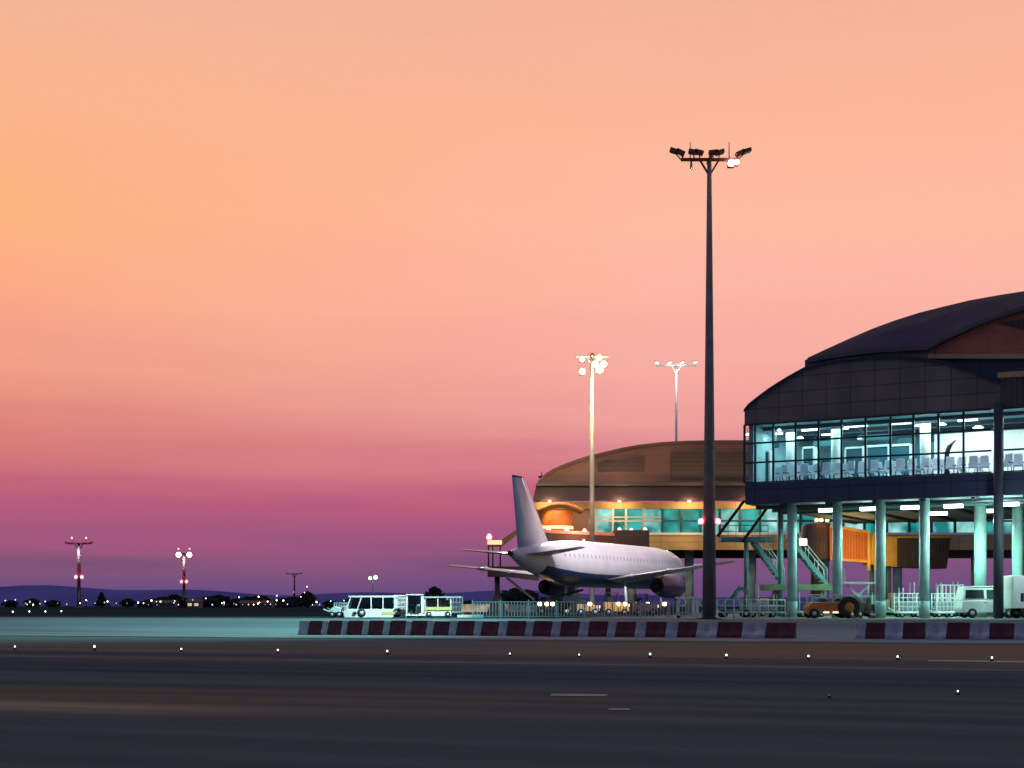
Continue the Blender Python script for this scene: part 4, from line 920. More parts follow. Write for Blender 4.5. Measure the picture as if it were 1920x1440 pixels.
MB().lathe([(0.17, -17.25), (0.21, -17.02)], c=(0, 0, 4.75), axis='y', n=14).build('tail_cone', M_dark, pl)

# ------------------------------------------------------------------ service vehicles behind the barrier
def wheel(mb_parent, x, y, r_, w=0.22, hub=M_steel):
    t = MB().lathe([(r_ * 0.55, -w / 2), (r_ * 0.92, -w / 2), (r_, -w / 4), (r_, w / 4), (r_ * 0.92, w / 2), (r_ * 0.55, w / 2)], c=(x, y, r_), axis='y', n=20).build('wheel', M_black, mb_parent)
    MB().lathe([(r_ * 0.2, -w / 2 - 0.02), (r_ * 0.55, -w / 2 + 0.01), (r_ * 0.55, w / 2 - 0.01), (r_ * 0.2, w / 2 + 0.02)], c=(x, y, r_), axis='y', n=14).build('rim', hub, t)
def spot(px, dd): 
    x = PX(px, dd); return (x, dd, G(x, dd))
DV = 92.0
# 1 white tractor with a windowed cab
p = spot(700, DV)
t = thing('baggage_tractor', 'white tractor with slanted windscreen and windowed cab behind the barrier', 'tractor', p)
gz = p[2]; w = 0.75
def zz(py): return ZY(py, DV) - gz
def xx(px): return PX(px, DV) - p[0]
mb = MB(); mb.prism([(xx(648), -w, zz(1158)), (xx(762), -w, zz(1158)), (xx(762), -w, zz(1142)), (xx(652), -w, zz(1142)), (xx(646), -w, zz(1148))], (0, 2 * w, 0)); mb.build('body', M_white, t, bevel=0.03)
mb = MB()
for a in (-w + 0.04, w - 0.04):
    mb.bar((xx(652), a, zz(1142)), (xx(660), a, zz(1120)), 0.07); mb.bar((xx(672), a, zz(1142)), (xx(680), a, zz(1120)), 0.06)
    for q_ in (698, 720, 742): mb.bar((xx(q_), a, zz(1142)), (xx(q_), a, zz(1120)), 0.07)
mb.box(xx(656), xx(744), -w, w, zz(1120), zz(1117)); mb.build('cab_frame', M_white, t)
mb = MB(); mb.box(xx(660), xx(740), -w + 0.06, -w + 0.08, zz(1141), zz(1121)); mb.build('window', G_cab, t); mb = MB(); mb.box(xx(660), xx(740), w - 0.08, w - 0.06, zz(1141), zz(1121)); mb.build('window', G_cab, t)
MB().cbox((xx(690), 0, zz(1139)), 0.5, 0.9, 0.5).build('seat', M_dark, t, bevel=0.04)
for q_ in (680, 746): 
    for yy_ in (-w + 0.1, w - 0.1): wheel(t, xx(q_), yy_, 0.30)
MB().cbox((xx(668), -w - 0.04, zz(1149)), 0.2, 0.08, 0.14).build('headlight', M_vglass, t)
mb = MB(); mb.box(xx(718), xx(762), -w - 0.012, -w - 0.002, zz(1152), zz(1147)); mb.build('side_band', M_hivis, t)
# 2 little low tow cart
p = spot(624, DV)
t = thing('tow_cart', 'low pale cart with a pointed drawbar, first in the vehicle row', 'cart', p)
mb = MB(); mb.prism([(xx(624) - xx(624) - 0.3, -0.5, 0.35), (0.55, -0.5, 0.3), (0.6, -0.5, 0.62), (0.1, -0.5, 0.7)], (0, 1.0, 0)); mb.build('body', M_white, t, bevel=0.02)
mb = MB(); mb.bar((-0.3, 0, 0.42), (-0.62, 0, 0.55), 0.08); mb.build('drawbar', M_white, t)
for q_ in (0.0, 0.45): wheel(t, q_, -0.45, 0.2, 0.14); wheel(t, q_, 0.45, 0.2, 0.14)
# 3 glazed booth vehicle
p = spot(778, DV - 1.5); gz = p[2]
t = thing('glazed_cab', 'tall glazed white cab unit with dark doorway in the vehicle row', 'service vehicle', p)
mb = MB(); h = 1.42
for sx in (-0.46, 0.46):
    for sy in (-0.6, 0.6): mb.bar((sx * 1.06, sy, 0.15), (sx, sy, h), 0.09)
mb.box(-0.52, 0.52, -0.68, 0.68, h, h + 0.07); mb.build('cab_frame', M_white, t, bevel=0.01)
mb = MB(); mb.box(-0.45, 0.12, -0.59, -0.57, 0.3, h - 0.02); mb.build('window', G_cab, t); mb = MB(); mb.box(-0.45, 0.45, 0.57, 0.59, 0.3, h - 0.02); mb.build('window', G_cab, t)
mb = MB(); mb.box(0.14, 0.42, -0.60, -0.56, 0.2, 0.72); mb.build('door', M_black, t)
mb = MB(); mb.box(-0.3, 0.3, -0.2, 0.3, 0.2, 0.85); mb.build('seat', M_stairs, t, bevel=0.05)
mb = MB(); mb.box(-0.55, 0.55, -0.66, 0.66, 0.12, 0.2); mb.build('body', M_white, t)
for q_ in (-0.35, 0.35): wheel(t, q_, -0.55, 0.19, 0.14); wheel(t, q_, 0.55, 0.19, 0.14)
# 4 canopied cart
p = spot(825, DV); gz = p[2]
t = thing('baggage_cart', 'white canopied cart with lime side band beside the glazed cab', 'cart', p)
mb = MB(); mb.box(xx(797), xx(846), -0.7, 0.7, zz(1155), zz(1146)); mb.build('deck', M_white, t, bevel=0.02)
mb = MB(); mb.box(xx(794), xx(864), -0.75, 0.75, zz(1121), zz(1118.5)); mb.build('roof', M_steel, t)
for q_ in (798, 822, 846):
    for yy_ in (-0.68, 0.68): MB().bar((xx(q_), yy_, zz(1146)), (xx(q_), yy_, zz(1121)), 0.06).build('post', M_white, t)
mb = MB(); mb.box(xx(799), xx(848), -0.74, -0.70, zz(1144), zz(1138)); mb.build('side_band', M_hivis, t)
mb = MB(); mb.box(xx(803), xx(843), -0.3, 0.5, zz(1145.5), zz(1125)); mb.build('load', M_tunnel, t, bevel=0.05)
for q_ in (805, 840): wheel(t, xx(q_), -0.62, 0.2, 0.16); wheel(t, xx(q_), 0.62, 0.2, 0.16)
# 5 low dolly
p = spot(884, DV); gz = p[2]
t = thing('low_dolly', 'long low white dolly with lime edge, last in the vehicle row', 'dolly', p)
mb = MB(); mb.box(xx(858), xx(906), -0.7, 0.7, zz(1161), zz(1153)); mb.build('deck', M_white, t, bevel=0.02)
mb = MB(); mb.box(xx(838), xx(872), -0.73, -0.70, zz(1163), zz(1158)); mb.build('side_band', M_hivis, t)
for q_ in (868, 898): wheel(t, xx(q_), -0.6, 0.16, 0.14); wheel(t, xx(q_), 0.6, 0.16, 0.14)

# picket railing in front of the aircraft
d0 = 88.0
r = thing('picket_railing', 'low pale picket railing before the aircraft', 'fence', (PX(1095, d0), d0, PLAT))
npan = 8; xa, xb = PX(886, d0), PX(1306, d0); hgt = 1.0
for i in range(npan):
    x0 = xa + (xb - xa) * i / npan; x1 = xa + (xb - xa) * (i + 1) / npan
    mb = MB(); mb.bar((x0 + 0.05, d0, PLAT + 0.1), (x1 - 0.05, d0, PLAT + 0.1), 0.04); mb.bar((x0 + 0.05, d0, PLAT + hgt), (x1 - 0.05, d0, PLAT + hgt), 0.045)
    k = 9
    for j in range(k):
        x = x0 + (x1 - x0) * (j + 0.5) / k; mb.bar((x, d0, PLAT + 0.12), (x, d0, PLAT + hgt - 0.02), 0.045)
    mb.build('picket_panel', M_steel, r, True)
for i in range(npan + 1):
    x = xa + (xb - xa) * i / npan; mb = MB(); mb.bar((x, d0, PLAT), (x, d0, PLAT + hgt + 0.12), 0.07); mb.build('post', M_steel, r, True)

# row of apron floor lamps (warm dots below the aircraft)
for i, (px, dd) in enumerate([(1012, 118), (1025, 118), (1036, 118), (1106, 112), (1160, 112), (1172, 112), (1196, 110), (1214, 110), (1246, 112)]):
    p = spot(px, dd)
    r = thing('marker_lamp', 'small warm marker lamp on the apron under the aircraft, ' + ORD[i] + ' from the left', 'marker lamp', p, group='warm marker lamps under the aircraft')
    MB().tube((0, 0, 0), (0, 0, 0.75), 0.04, n=6).build('post', M_dark, r); MB().lathe([(0.10, 0.75), (0.16, 0.85), (0.16, 1.0), (0.06, 1.08)], n=10).build('lens', E_farw, r)

# yellow belt loader and tugs under the fuselage
def tug(px, dd, L_, hh, m, label, mast_=False, cat='tug'):
    p = spot(px, dd)
    t = thing('apron_tug', label, cat, p, group='small tugs under the aircraft')
    mb = MB(); mb.prism([(-L_ / 2, -0.6, 0.3), (L_ / 2, -0.6, 0.3), (L_ / 2, -0.6, hh * 0.52), (L_ * 0.1, -0.6, hh * 0.6), (-L_ / 2, -0.6, hh * 0.6)], (0, 1.2, 0)); mb.build('body', m, t, bevel=0.04)
    mb = MB()
    for sx in (-L_ * 0.42, L_ * 0.05):
        for sy in (-0.5, 0.5): mb.bar((sx, sy, hh * 0.6), (sx, sy, hh), 0.06)
    mb.box(-L_ * 0.46, L_ * 0.1, -0.58, 0.58, hh, hh + 0.06); mb.build('cab_frame', M_dark, t)
    mb = MB(); mb.box(-L_ * 0.36, -L_ * 0.16, -0.3, 0.3, hh * 0.6, hh * 0.85); mb.build('seat', M_black, t)
    for sx in (-L_ * 0.32, L_ * 0.32):
        for sy in (-0.52, 0.52): wheel(t, sx, sy, 0.28, 0.18)
    for sy in (-0.4, 0.4): MB().lathe([(0.09, -0.02), (0.11, 0.02)], c=(L_ / 2 + 0.01, sy, hh * 0.45), axis='x', n=10).build('headlight', E_farw, t)
tug(1155, 114, 2.0, 1.75, M_yelpan, 'yellow apron tug under the fuselage')
tug(1210, 108, 1.8, 1.6, M_pink, 'pinkish apron tug beside the engine exhaust')
tug(1102, 118, 1.9, 1.5, M_ochre, 'ochre apron tug under the rear belly')
# belt loader with raised belt
p = spot(1040, 120)
t = thing('belt_loader', 'dark belt loader with raised belt under the tail', 'belt loader', p)
mb = MB(); mb.box(-1.6, 1.4, -0.7, 0.7, 0.35, 0.9); mb.build('body', M_tunnel, t, bevel=0.05)
mb = MB(); mb.bar((-2.2, 0, 0.9), (2.4, 0, 2.1), 0.8, 0.18); mb.build('belt', M_black, t)
mb = MB(); mb.box(-1.2, -0.6, 0.35, 0.65, 0.9, 1.5); mb.build('seat', M_dark, t)
for sx in (-1.1, 1.0):
    for sy in (-0.62, 0.62): wheel(t, sx, sy, 0.32, 0.2)

# white trolley by the mast
d0 = 87.0; p = spot(1297, d0)
t = thing('frame_trolley', 'white frame trolley with hanging hoses beside the tall mast', 'trolley', p)
mb = MB(); mb.box(-0.95, 0.95, -0.35, 0.35, 1.2, 1.3); mb.build('top_shelf', M_white, t, bevel=0.015)
for sx in (-0.85, 0.1, 0.34, 0.85):
    mb = MB(); mb.bar((sx, -0.3, 0.15), (sx, -0.3, 1.2), 0.11 if abs(sx) < 0.5 else 0.06); mb.bar((sx, 0.3, 0.15), (sx, 0.3, 1.2), 0.06); mb.build('post', M_white, t)
mb = MB(); mb.box(-0.95, 0.95, -0.33, 0.33, 0.3, 0.36); mb.build('lower_shelf', M_steel, t)
for sx in (-0.62, 0.62):
    mb = MB(); pts = [Vector((sx + 0.2 * math.cos(a), -0.36, 0.95 + 0.24 * math.sin(a))) for a in [2 * math.pi * k / 12 for k in range(13)]]
    for k in range(12): mb.tube(pts[k], pts[k + 1], 0.05, n=6)
    mb.build('hose', M_white, t)
for sx in (-0.8, 0.8):
    for sy in (-0.28, 0.28): MB().lathe([(0.05, -0.03), (0.09, -0.02), (0.09, 0.02), (0.05, 0.03)], c=(sx, sy, 0.09), axis='y', n=12).build('castor', M_black, t)

# guard railing right of the mast
d0 = 88.5
r = thing('guard_railing', 'dark teal pipe railing between the tall mast and first column', 'fence', (PX(1400, d0), d0, PLAT))
for i, px in enumerate(range(1344, 1478, 16)): MB().tube((PX(px, d0), d0, PLAT), (PX(px, d0), d0, PLAT + 1.15), 0.04, n=8).build('post', M_steel, r, True)
for z in (0.35, 0.75, 1.12):
    mb = MB(); mb.tube((PX(1344, d0), d0, PLAT + z), (PX(1472, d0), d0, PLAT + z), 0.035, n=8); mb.build('rail', M_steel, r, True)
# leaning equipment frame
p = spot(1376, 92)
t = thing('equipment_frame', 'teal slanted lifting frame on wheels behind the pipe railing', 'service equipment', p)
mb = MB(); mb.box(-1.0, 1.0, -0.5, 0.5, 0.3, 0.55); mb.build('chassis', M_stairs, t, bevel=0.03)
mb = MB(); mb.bar((-0.8, 0, 0.55), (0.4, 0, 1.95), 0.22, 0.3); mb.bar((0.4, 0, 1.95), (0.9, 0, 1.6), 0.16, 0.2); mb.build('boom', M_stairs, t)
mb = MB(); mb.bar((0.5, -0.3, 0.55), (0.2, -0.1, 1.7), 0.09); mb.bar((0.5, 0.3, 0.55), (0.2, 0.1, 1.7), 0.09); mb.build('ram', M_steel, t)
for sx in (-0.7, 0.7):
    for sy in (-0.46, 0.46): wheel(t, sx, sy, 0.26, 0.16)

# orange tow tractor with its big wheel in the gap
d0 = 86.0; p = spot(1550, d0)
t = thing('tow_tractor', 'orange tow tractor with large orange wheel in the barrier gap', 'tractor', p)
mb = MB(); mb.prism([(-1.25, -0.8, 0.28), (1.2, -0.8, 0.28), (1.2, -0.8, 0.75), (0.5, -0.8, 1.0), (-1.0, -0.8, 0.98), (-1.25, -0.8, 0.7)], (0, 1.6, 0)); mb.build('body', M_orange, t, bevel=0.05)
mb = MB()
for sx in (-1.05, 0.75):
    for sy in (-0.7, 0.7): mb.bar((sx, sy, 0.95), (sx, sy, 1.42), 0.06)
mb.bar((-1.05, -0.7, 1.42), (0.75, -0.7, 1.42), 0.06); mb.bar((-1.05, -0.72, 1.22), (0.75, -0.72, 1.22), 0.06); mb.bar((-1.05, 0.7, 1.42), (0.75, 0.7, 1.42), 0.06); mb.build('roll_frame', M_steel, t)
mb = MB(); mb.box(-0.5, -0.1, -0.4, 0.4, 0.95, 1.3); mb.build('seat', M_pblue, t, bevel=0.04)
for sx in (-0.85, -0.2, 0.35): MB().cbox((sx, -0.82, 0.36), 0.34, 0.05, 0.09).build('side_lamp', emit_mat('step_lamp', (1.0, 0.9, 0.55), 1.6), t)
wheel(t, -0.95, -0.85, 0.3, 0.24); wheel(t, -0.95, 0.75, 0.3, 0.24)
for sy in (-0.95, 0.75):
    ty = MB().lathe([(0.42, -0.17), (0.60, -0.17), (0.66, -0.08), (0.66, 0.08), (0.60, 0.17), (0.42, 0.17)], c=(1.12, sy, 0.66), axis='y', n=28).build('wheel', M_black, t)
    MB().lathe([(0.1, -0.2), (0.42, -0.15), (0.42, 0.15), (0.1, 0.2)], c=(1.12, sy, 0.66), axis='y', n=24).build('rim', M_orange, ty)
mb = MB()
for k in range(7):
    a0, a1 = R(10 + k * 13), R(10 + (k + 1) * 13)
    for rr_ in (0.74,): mb.hexa([(1.12 + rr_ * math.cos(a0), -1.15, 0.66 + rr_ * math.sin(a0)), (1.12 + rr_ * math.cos(a1), -1.15, 0.66 + rr_ * math.sin(a1)), (1.12 + rr_ * math.cos(a1), -0.72, 0.66 + rr_ * math.sin(a1)), (1.12 + rr_ * math.cos(a0), -0.72, 0.66 + rr_ * math.sin(a0)),
        (1.12 + 0.80 * math.cos(a0), -1.15, 0.66 + 0.80 * math.sin(a0)), (1.12 + 0.80 * math.cos(a1), -1.15, 0.66 + 0.80 * math.sin(a1)), (1.12 + 0.80 * math.cos(a1), -0.72, 0.66 + 0.80 * math.sin(a1)), (1.12 + 0.80 * math.cos(a0), -0.72, 0.66 + 0.80 * math.sin(a0))])
mb.build('mudguard', M_pink, t)
lamp('POINT', (p[0] - 0.3, d0 - 3, p[2] + 2.6), 25, (1.0, 0.75, 0.4), t, size=0.2)

# caged dollies
def cage(px, dd, wd, label, hh=1.55):
    p = spot(px, dd)
    t = thing('cage_dolly', label, 'dolly', p, group='white caged dollies')
    mb = MB(); mb.box(-wd / 2, wd / 2, -0.6, 0.6, 0.26, 0.40); mb.build('deck', M_white, t, bevel=0.02)
    mb = MB()
    for sx in (-wd / 2 + 0.04, wd / 2 - 0.04):
        for sy in (-0.56, 0.56): mb.bar((sx, sy, 0.4), (sx, sy, hh), 0.06)
    for sy in (-0.56, 0.56):
        for z in [q_ for q_ in (0.7, 1.0, 1.28) if q_ < hh - 0.1] + [hh]: mb.bar((-wd / 2, sy, z), (wd / 2, sy, z), 0.045)
        for k in range(1, 5): mb.bar((-wd / 2 + wd * k / 5, sy, 0.4), (-wd / 2 + wd * k / 5, sy, hh), 0.03)
    for sx in (-wd / 2 + 0.04, wd / 2 - 0.04): mb.bar((sx, -0.58, hh), (sx, 0.58, hh), 0.045)
    mb.build('cage', M_white, t)
    mb = MB(); mb.bar((-wd / 2, 0, 0.33), (-wd / 2 - 0.5, 0, 0.62), 0.06); mb.build('drawbar', M_white, t)
    mb = MB(); mb.box(-wd * 0.38, wd * 0.38, -0.4, 0.4, 0.41, min(1.05, hh - 0.15)); mb.build('load', M_pgrey, t, bevel=0.06)
    for sx in (-wd * 0.33, wd * 0.33):
        for sy in (-0.5, 0.5): wheel(t, sx, sy, 0.17, 0.12)
cage(752, 96, 1.0, 'white open frame dolly between the windowed tractor and the glazed cab', 1.45)
cage(853, 97, 1.1, 'white open frame dolly just right of the canopied cart', 1.35)
cage(640, 98, 0.9, 'low open frame dolly in front of the windowed tractor nose', 0.95)
cage(1702, 92, 1.5, 'white caged dolly between the third and fourth columns')
cage(1768, 92, 1.2, 'white caged dolly just behind the van')
cage(1782, 99, 1.5, 'farther caged dolly half hidden by the van rear', 2.2)
p = spot(1612, 100)
t = thing('ground_power_unit', 'dark teal ground power unit behind the second and third columns', 'power unit', p)
mb = MB(); mb.box(-1.0, 1.0, -0.7, 0.7, 0.35, 1.5); mb.build('body', M_stairs, t, bevel=0.06)
mb = MB(); mb.box(-0.8, 0.2, -0.72, -0.702, 0.6, 1.3); mb.build('side_panel', M_kiosk, t)
mb = MB(); mb.tube((0.6, 0, 1.5), (0.6, 0, 2.2), 0.07, n=8); mb.build('exhaust_pipe', M_steel, t)
mb = MB(); mb.bar((-1.0, 0, 0.4), (-1.7, 0, 0.5), 0.08); mb.build('drawbar', M_dark, t)
for sx in (-0.65, 0.65):
    for sy in (-0.62, 0.62): wheel(t, sx, sy, 0.3, 0.18)
p = spot(1606, 104)
t = thing('goods_lift', 'pale platform lift showing above the power unit', 'lift', p)
mb = MB(); mb.box(-0.9, 1.1, -0.6, 0.6, 0.3, 0.6); mb.build('chassis', M_dark, t)
mb = MB(); mb.bar((-0.8, 0, 0.6), (1.0, 0, 2.35), 0.12); mb.bar((1.0, 0, 0.6), (-0.8, 0, 2.35), 0.12); mb.build('scissor_arms', M_steel, t)
mb = MB(); mb.box(-1.1, 1.3, -0.7, 0.7, 2.35, 2.5); mb.build('platform', M_white, t)
for sx in (-1.0, 1.2): MB().bar((sx, -0.6, 2.5), (sx, -0.6, 3.5), 0.07).build('guard_post', M_white, t)
for sx in (-0.6, 0.8):
    for sy in (-0.55, 0.55): wheel(t, sx, sy, 0.25, 0.15)

# white van
d0 = 88.0; p = spot(1850, d0)
t = thing('minivan', 'white minivan with dark side glass, partly behind the dark corner column', 'van', p)
w = 0.82
def vsec(y, inset): return y
mb = MB(); side = [(-1.72, 0.32), (1.72, 0.32), (1.78, 0.55), (1.74, 0.82), (1.55, 0.98), (0.95, 1.10), (-1.74, 1.08), (-1.78, 0.6)]
mb.prism([(a, -w, b) for a, b in side], (0, 2 * w, 0)); mb.build('body', M_white, t, bevel=0.06)
mb = MB(); g0 = [(-1.73, 1.09), (0.98, 1.11), (0.42, 1.84), (-1.62, 1.88)]
lo_ = [(a, b) for a, b in g0]
mb.loft([[(a, -w + (0.02 if b < 1.5 else 0.14), b) for a, b in g0], [(a, w - (0.02 if b < 1.5 else 0.14), b) for a, b in g0]], smooth=False); mb.build('cabin', M_white, t, bevel=0.05)
mb = MB(); mb.box(-1.60, 0.44, -0.70, 0.70, 1.885, 1.96); mb.build('roof', M_white, t, bevel=0.03)
def sideglass(pts, nm):
    for s in (-1, 1):
        f_ = lambda b: s * (w - 0.02 - 0.12 * (b - 1.1) / 0.75 + 0.012)
        mb = MB(); mb.prism([(a, f_(b), b) for a, b in pts], (0, s * 0.01, 0)); mb.build(nm, M_vglass, t)
sideglass([(-1.58, 1.20), (-0.42, 1.20), (-0.42, 1.74), (-1.52, 1.74)], 'side_window'); sideglass([(-0.26, 1.18), (0.72, 1.16), (0.36, 1.74), (-0.26, 1.74)], 'door_window')
mb = MB(); mb.prism([(0.96, -0.66, 1.17), (0.96, 0.66, 1.17), (0.50, 0.6, 1.78), (0.50, -0.6, 1.78)], (0.02, 0, 0.01)); mb.build('windscreen', M_vglass, t)
for sx in (-1.15, 1.12):
    for sy in (-w + 0.08, w - 0.08): wheel(t, sx, sy, 0.31, 0.2)
for sy in (-0.6, 0.6): MB().lathe([(0.12, 0), (0.14, 0.03), (0.05, 0.06)], c=(1.72, sy, 0.76), axis='x', n=12).build('headlight', E_white, t)
MB().cbox((0.62, -w - 0.1, 1.18), 0.1, 0.16, 0.2).build('wing_mirror', M_dark, t)
MB().cbox((-0.34, -w - 0.012, 0.95), 0.16, 0.02, 0.04).build('door_handle', M_dark, t)
lamp('POINT', (p[0] - 0.5, d0 - 2.5, 6.6), 900, (0.6, 1.0, 0.9), None, size=0.3)  # unseen point added to brighten the van
# box truck at the edge of the view
d0 = 85.0; p = spot(1940, d0)
t = thing('box_truck', 'tall white box truck at the edge, in front of the van', 'truck', p)
mb = MB(); mb.box(-1.65, 2.6, -1.0, 1.0, 0.6, 2.55); mb.build('cargo_box', M_white, t, bevel=0.04)
mb = MB(); mb.box(-1.2, -1.0, -1.012, -1.002, 1.0, 1.5); mb.build('vent_panel', M_vglass, t)
mb = MB(); mb.prism([(2.65, -0.95, 0.5), (4.2, -0.95, 0.5), (4.25, -0.95, 1.2), (3.9, -0.95, 2.1), (2.65, -0.95, 2.1)], (0, 1.9, 0)); mb.build('cab', M_white, t, bevel=0.06)
mb = MB(); mb.box(-1.6, 4.0, -0.5, 0.5, 0.42, 0.58); mb.build('chassis', M_dark, t)
for sx in (-0.8, 3.4):
    for sy in (-0.85, 0.85): wheel(t, sx, sy, 0.4, 0.26)
lamp('POINT', (p[0] - 1.2, d0 - 3.5, 5.6), 480, (0.6, 1.0, 0.9), None, size=0.3)  # unseen point added to whiten the truck side

d0 = 172.0  # wall added in place of a yellow-lit strip of apron
w_ = thing('apron_strip_wall', 'long low pale wall standing in for yellow lit apron beyond the aircraft tail', 'wall', (PX(940, d0), d0, PLAT))
MB().box(-5.2, 5.4, -0.15, 0.15, 0, 0.86).build('wall_body', M_bwhite, w_); MB().box(-5.25, 5.45, -0.2, 0.2, 0.862, 0.95).build('coping', M_steel, w_)
def low_cart(px, dd, L_, hh, m, label, load_m):
    p = spot(px, dd); t = thing('apron_cart', label, 'cart', p, group='carts parked under the terminal')
    MB().box(-L_ / 2, L_ / 2, -0.6, 0.6, 0.28, 0.42).build('deck', m, t, bevel=0.02)
    mb = MB()
    for k, (a, b, c) in enumerate([(-0.42, -0.05, 0.5), (-0.02, 0.22, 0.8), (0.24, 0.45, 0.4)]): mb.box(a * L_, b * L_, -0.45, 0.45, 0.425, 0.43 + hh * c)
    mb.build('load', load_m, t, bevel=0.05)
    for sx in (-L_ / 2 + 0.05, L_ / 2 - 0.05):
        for sy in (-0.55, 0.55): MB().bar((sx, sy, 0.42), (sx, sy, hh + 0.5), 0.06).build('post', M_steel, t)
    MB().bar((L_ / 2, 0, 0.34), (L_ / 2 + 0.6, 0, 0.5), 0.07).build('drawbar', M_dark, t)
    for sx in (-L_ * 0.34, L_ * 0.34):
        for sy in (-0.52, 0.52): wheel(t, sx, sy, 0.2, 0.14)
low_cart(1428, 93, 1.9, 1.0, M_stairs, 'teal loaded cart behind the pipe railing', M_pgrey)
low_cart(1520, 94, 1.8, 1.2, M_steel, 'pale loaded cart behind the orange tractor', M_pblue)
low_cart(1622, 91, 1.3, 1.1, M_dark, 'dark loaded cart against the third column', M_tunnel)
low_cart(1668, 99, 1.7, 1.5, M_stairs, 'tall loaded cart right of the third column', M_bronze)
low_cart(1735, 101, 2.0, 1.9, M_steel, 'tall pale cart deep under the terminal, behind the fourth column', M_kiosk)
low_cart(1815, 103, 1.9, 2.0, M_dark, 'dark tall cart behind the van roof', M_kiosk)
low_cart(1450, 101, 2.4, 1.9, M_dark, 'long dark cart deep under the stair landing', M_tunnel)
# slim traffic cones by the gap
for i, px in enumerate((1598, 1613, 1634)):
    p = spot(px, 84.5); c = thing('traffic_cone', 'small white banded cone near the orange tractor wheel, ' + ORD[i] + ' from the left', 'cone', p, group='small cones by the gap')
    MB().box(-0.16, 0.16, -0.16, 0.16, 0, 0.04).build('base', M_black, c)
    MB().lathe([(0.12, 0.04), (0.03, 0.5), (0.02, 0.51)], n=12).build('body', M_orange, c); MB().lathe([(0.093, 0.2), (0.067, 0.34)], n=12, caps=False).build('band', M_white, c)

# ------------------------------------------------------------------ far trees, sheds and lamps
def tree(px, d, h, wd, label, cone=False):
    x = PX(px, d); r = thing('tree', label, 'tree', (x, d, PLAT), group='dark trees at the airfield edge')
    MB().tube((0, 0, 0), (0, 0, h * 0.5), wd * 0.07, wd * 0.03, 8).build('trunk', M_trunk, r)
    mb = MB(); rnd = random.Random(int(px * 7))
    for k in range(420):
        t_ = rnd.random() ** 0.8; rad = (1 - t_) if cone else math.sqrt(max(0.02, 1 - (2 * t_ - 0.9) ** 2 * 0.95))
        a = rnd.random() * 6.283; q_ = math.sqrt(rnd.random()) * rad * wd * 0.5 * (0.75 + 0.5 * rnd.random())
        c = Vector((q_ * math.cos(a), q_ * math.sin(a), h * (0.12 + 0.88 * t_)))
        s_ = wd * 0.07 * (0.6 + rnd.random())
        n1 = Vector((rnd.uniform(-1, 1), rnd.uniform(-1, 1), rnd.uniform(-1, 1))).normalized(); n2 = n1.orthogonal().normalized()
        mb.add([c + n1 * s_, c + n2 * s_, c - n1 * s_, c - n2 * s_], [(0, 1, 2, 3)])
    mb.build('crown', M_leaf, r)
tree(190, 520, 5.6, 5.8, 'dark pointed tree just right of the first far mast', True)
tree(576, 560, 6.2, 7.0, 'dark rounded tree on the skyline near the unlit mast')
tree(815, 600, 8.6, 8.0, 'dark bushy tree behind the canopied cart')
tree(990, 300, 4.0, 5.0, 'dark tree under the boarding bridge behind the tail')
tree(965, 320, 4.4, 7.0, 'wider dark tree behind the bridge post')
for i, px in enumerate((276, 292, 309, 326, 346, 372, 392, 410, 428, 447, 466, 487, 508, 530, 550)):
    tree(px, 640 + 13 * (i % 3), 2.6 + 0.9 * ((i * 5) % 4), 9.5 + (i * 7) % 4, 'low dark tree of the far hedge row, ' + ORD[i] + ' from the left')
for i, px in enumerate((20, 60, 100, 240, 620, 655, 880)):
    tree(px, 760, 3.4 + 0.9 * (i % 2), 8.0, 'small scrubby tree on the far skyline, ' + ORD[i] + ' from the left')
def shed(px, d, wd, h, label, lit):
    x = PX(px, d); r = thing('far_shed', label, 'building', (x, d, PLAT), group='small buildings across the airfield')
    MB().box(-wd / 2, wd / 2, 0, 6, 0, h).build('wall', M_house, r)
    mb = MB(); mb.prism([(-wd / 2 - 0.4, -0.4, h + 0.002), (wd / 2 + 0.4, -0.4, h + 0.002), (wd / 2 + 0.4, 3, h + 1.1), (-wd / 2 - 0.4, 3, h + 1.1)], (0, 0.05, 0)) if False else mb
    mb = MB(); mb.prism([(-wd / 2 - 0.4, -0.4, h + 0.002), (-wd / 2 - 0.4, 6.4, h + 0.002), (-wd / 2 - 0.4, 3, h + 1.2)], (wd + 0.8, 0, 0)); mb.build('roof', M_dark, r)
    nw = max(1, int(wd / 2.6))
    for k in range(nw):
        xx_ = -wd / 2 + wd * (k + 0.5) / nw
        MB().box(xx_ - 0.8, xx_ + 0.8, -0.06, -0.01, h * 0.3, h * 0.75).build('window', E_wfar if lit else M_vglass, r)
shed(362, 560, 5.2, 2.4, 'small shed with yellow lit windows below the white-lamped far mast', True)
shed(306, 600, 9.0, 2.0, 'long low dark shed between the two far masts', False)
shed(480, 620, 14.0, 1.9, 'long low dark shed in the far hedge row', False)
lp = [(10, 1126, 0), (75, 1132, 0), (62, 1135, 1), (125, 1133, 0), (150, 1131, 1), (161, 1125, 1), (178, 1131, 0), (196, 1130, 0), (218, 1131, 0), (238, 1131, 0), (259, 1130, 0), (284, 1126, 0), (301, 1128, 1), (327, 1126, 0), (398, 1136.5, 0), (386, 1122, 0),
      (443, 1134.5, 0), (448, 1120, 0), (455, 1135, 0), (466, 1134.5, 0), (476, 1134.5, 0), (485, 1119, 0), (497, 1133.5, 0), (507, 1133, 0), (519, 1117, 1), (517, 1133, 0), (531, 1126, 0), (539, 1133, 0), (551, 1110, 0), (571, 1111, 0), (576, 1100, 1), (564, 1119, 0), (620, 1127, 0), (645, 1126, 0), (108, 1131, 0), (420, 1134, 0)]
lr = random.Random(11)
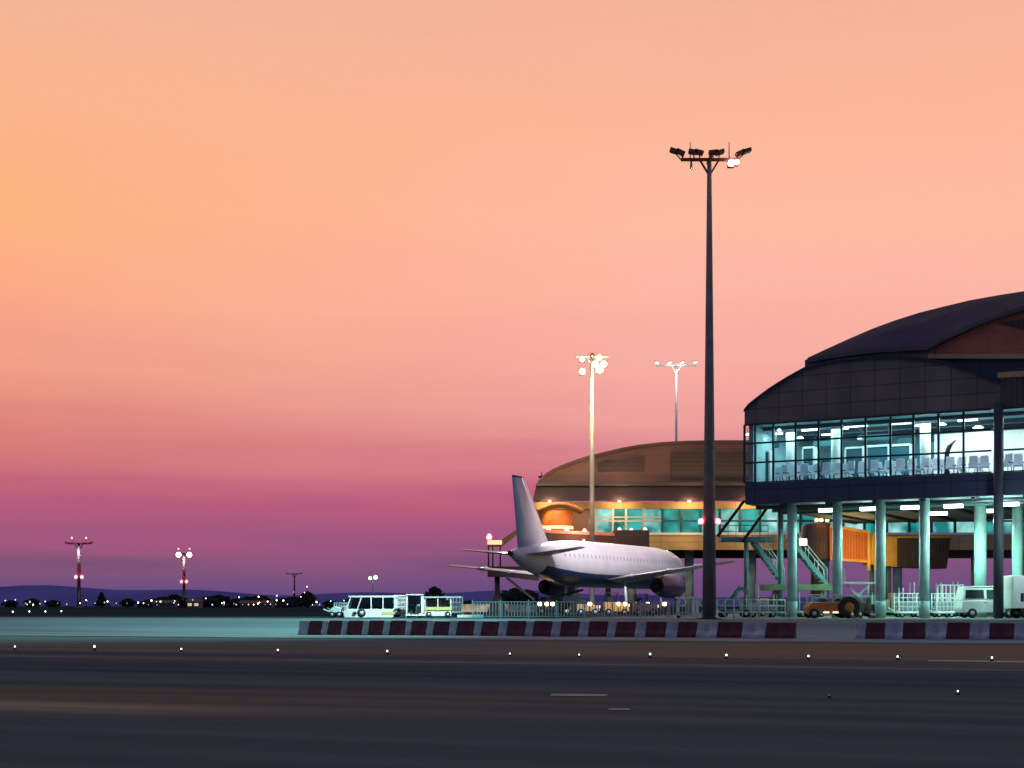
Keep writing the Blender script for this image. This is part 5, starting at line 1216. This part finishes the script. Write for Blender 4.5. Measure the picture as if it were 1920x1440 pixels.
lp += [(lr.uniform(264, 600) if k < 22 else lr.uniform(4, 250), lr.uniform(1124, 1136.5), int(lr.random() < 0.3)) for k in range(32)]
def far_lamp(px, py, warm, i, d):
    ls = 0.42 + 0.6 * ((i * 37) % 10) / 10
    x = PX(px, d); zt = max(1.2, ZY(py, d) - PLAT)
    r = thing('lamp_post', 'small ' + ('warm' if warm else 'white') + ' lit lamp post across the airfield, ' + ORDX(i) + ' from the left', 'lamp post', (x, d, PLAT), group='lamp posts across the airfield')
    MB().tube((0, 0, 0), (0, 0, zt), 0.07, 0.05, 6).build('post', M_dark, r)
    MB().lathe([(0.10 * ls, -0.28 * ls), (0.26 * ls, -0.12 * ls), (0.26 * ls, 0.12 * ls), (0.08 * ls, 0.3 * ls)], c=(0, 0, zt), n=8).build('lamp_head', (E_farw if warm else (E_far, E_dim, E_cool)[(i * 5) % 3]), r)
def ORDX(i):
    if i < 30: return ORD[i]
    return ('thirty', 'forty', 'fifty', 'sixty', 'seventy')[(i + 1) // 10 - 3] + '-' + ORD[(i + 1) % 10 - 1] if (i + 1) % 10 else ('thirtieth', 'fortieth', 'fiftieth', 'sixtieth', 'seventieth')[(i + 1) // 10 - 3]
for i, (px, py, wm) in enumerate(sorted(lp)): far_lamp(px, py, wm, i, 500 + 20 * (i % 4))

# ------------------------------------------------------------------ mast light and added spots
x1 = m1.location.x
lamp('SPOT', (x1 - 2.0, 79.2, 26.2), 76000, (0.30, 1.0, 0.98), m1, size=0.3, target=(-17, 82, 0.5), spot=78, blend=0.9)  # spots added by the mast's unlit left heads for road, vehicles and aircraft
lamp('SPOT', (x1 - 2.0, 78.0, 26.2), 90000, (0.92, 1.0, 0.93), m1, size=0.3, target=(-7, 93, 1.5), spot=17, blend=0.7)
lamp('SPOT', (x1 - 1.0, 78.6, 26.2), 140000, (1.0, 0.95, 0.97), m1, size=0.3, target=(8, 122, 5), spot=25, blend=0.9)
x2 = m2.location.x
for k, (tx, ty, e) in enumerate([(-2.5, 172, 60000), (10, 121, 42000), (8, 165, 9000)]):
    lamp('SPOT', (x2 + (-1, 0.8, 0)[k], 149 if k < 2 else 151, 26.5), e, ((1.0, 0.78, 0.42), (1.0, 0.92, 0.86), (1.0, 0.8, 0.5))[k], m2, size=0.4, target=(tx, ty, 1), spot=(26, 62, 88)[k], blend=0.9)
lamp('POINT', (x2 - 0.6, 145.5, 24.5), 3800, (1.0, 0.70, 0.28), m2, size=0.3)  # points added before the pole to turn it golden, brightest near the top
lamp('POINT', (x2 - 0.4, 145.0, 12.0), 700, (1.0, 0.55, 0.18), m2, size=0.3)
lamp('POINT', (x2 + 0.1, 148.0, 25.6), 900, (1.0, 0.78, 0.42), m2, size=0.3)
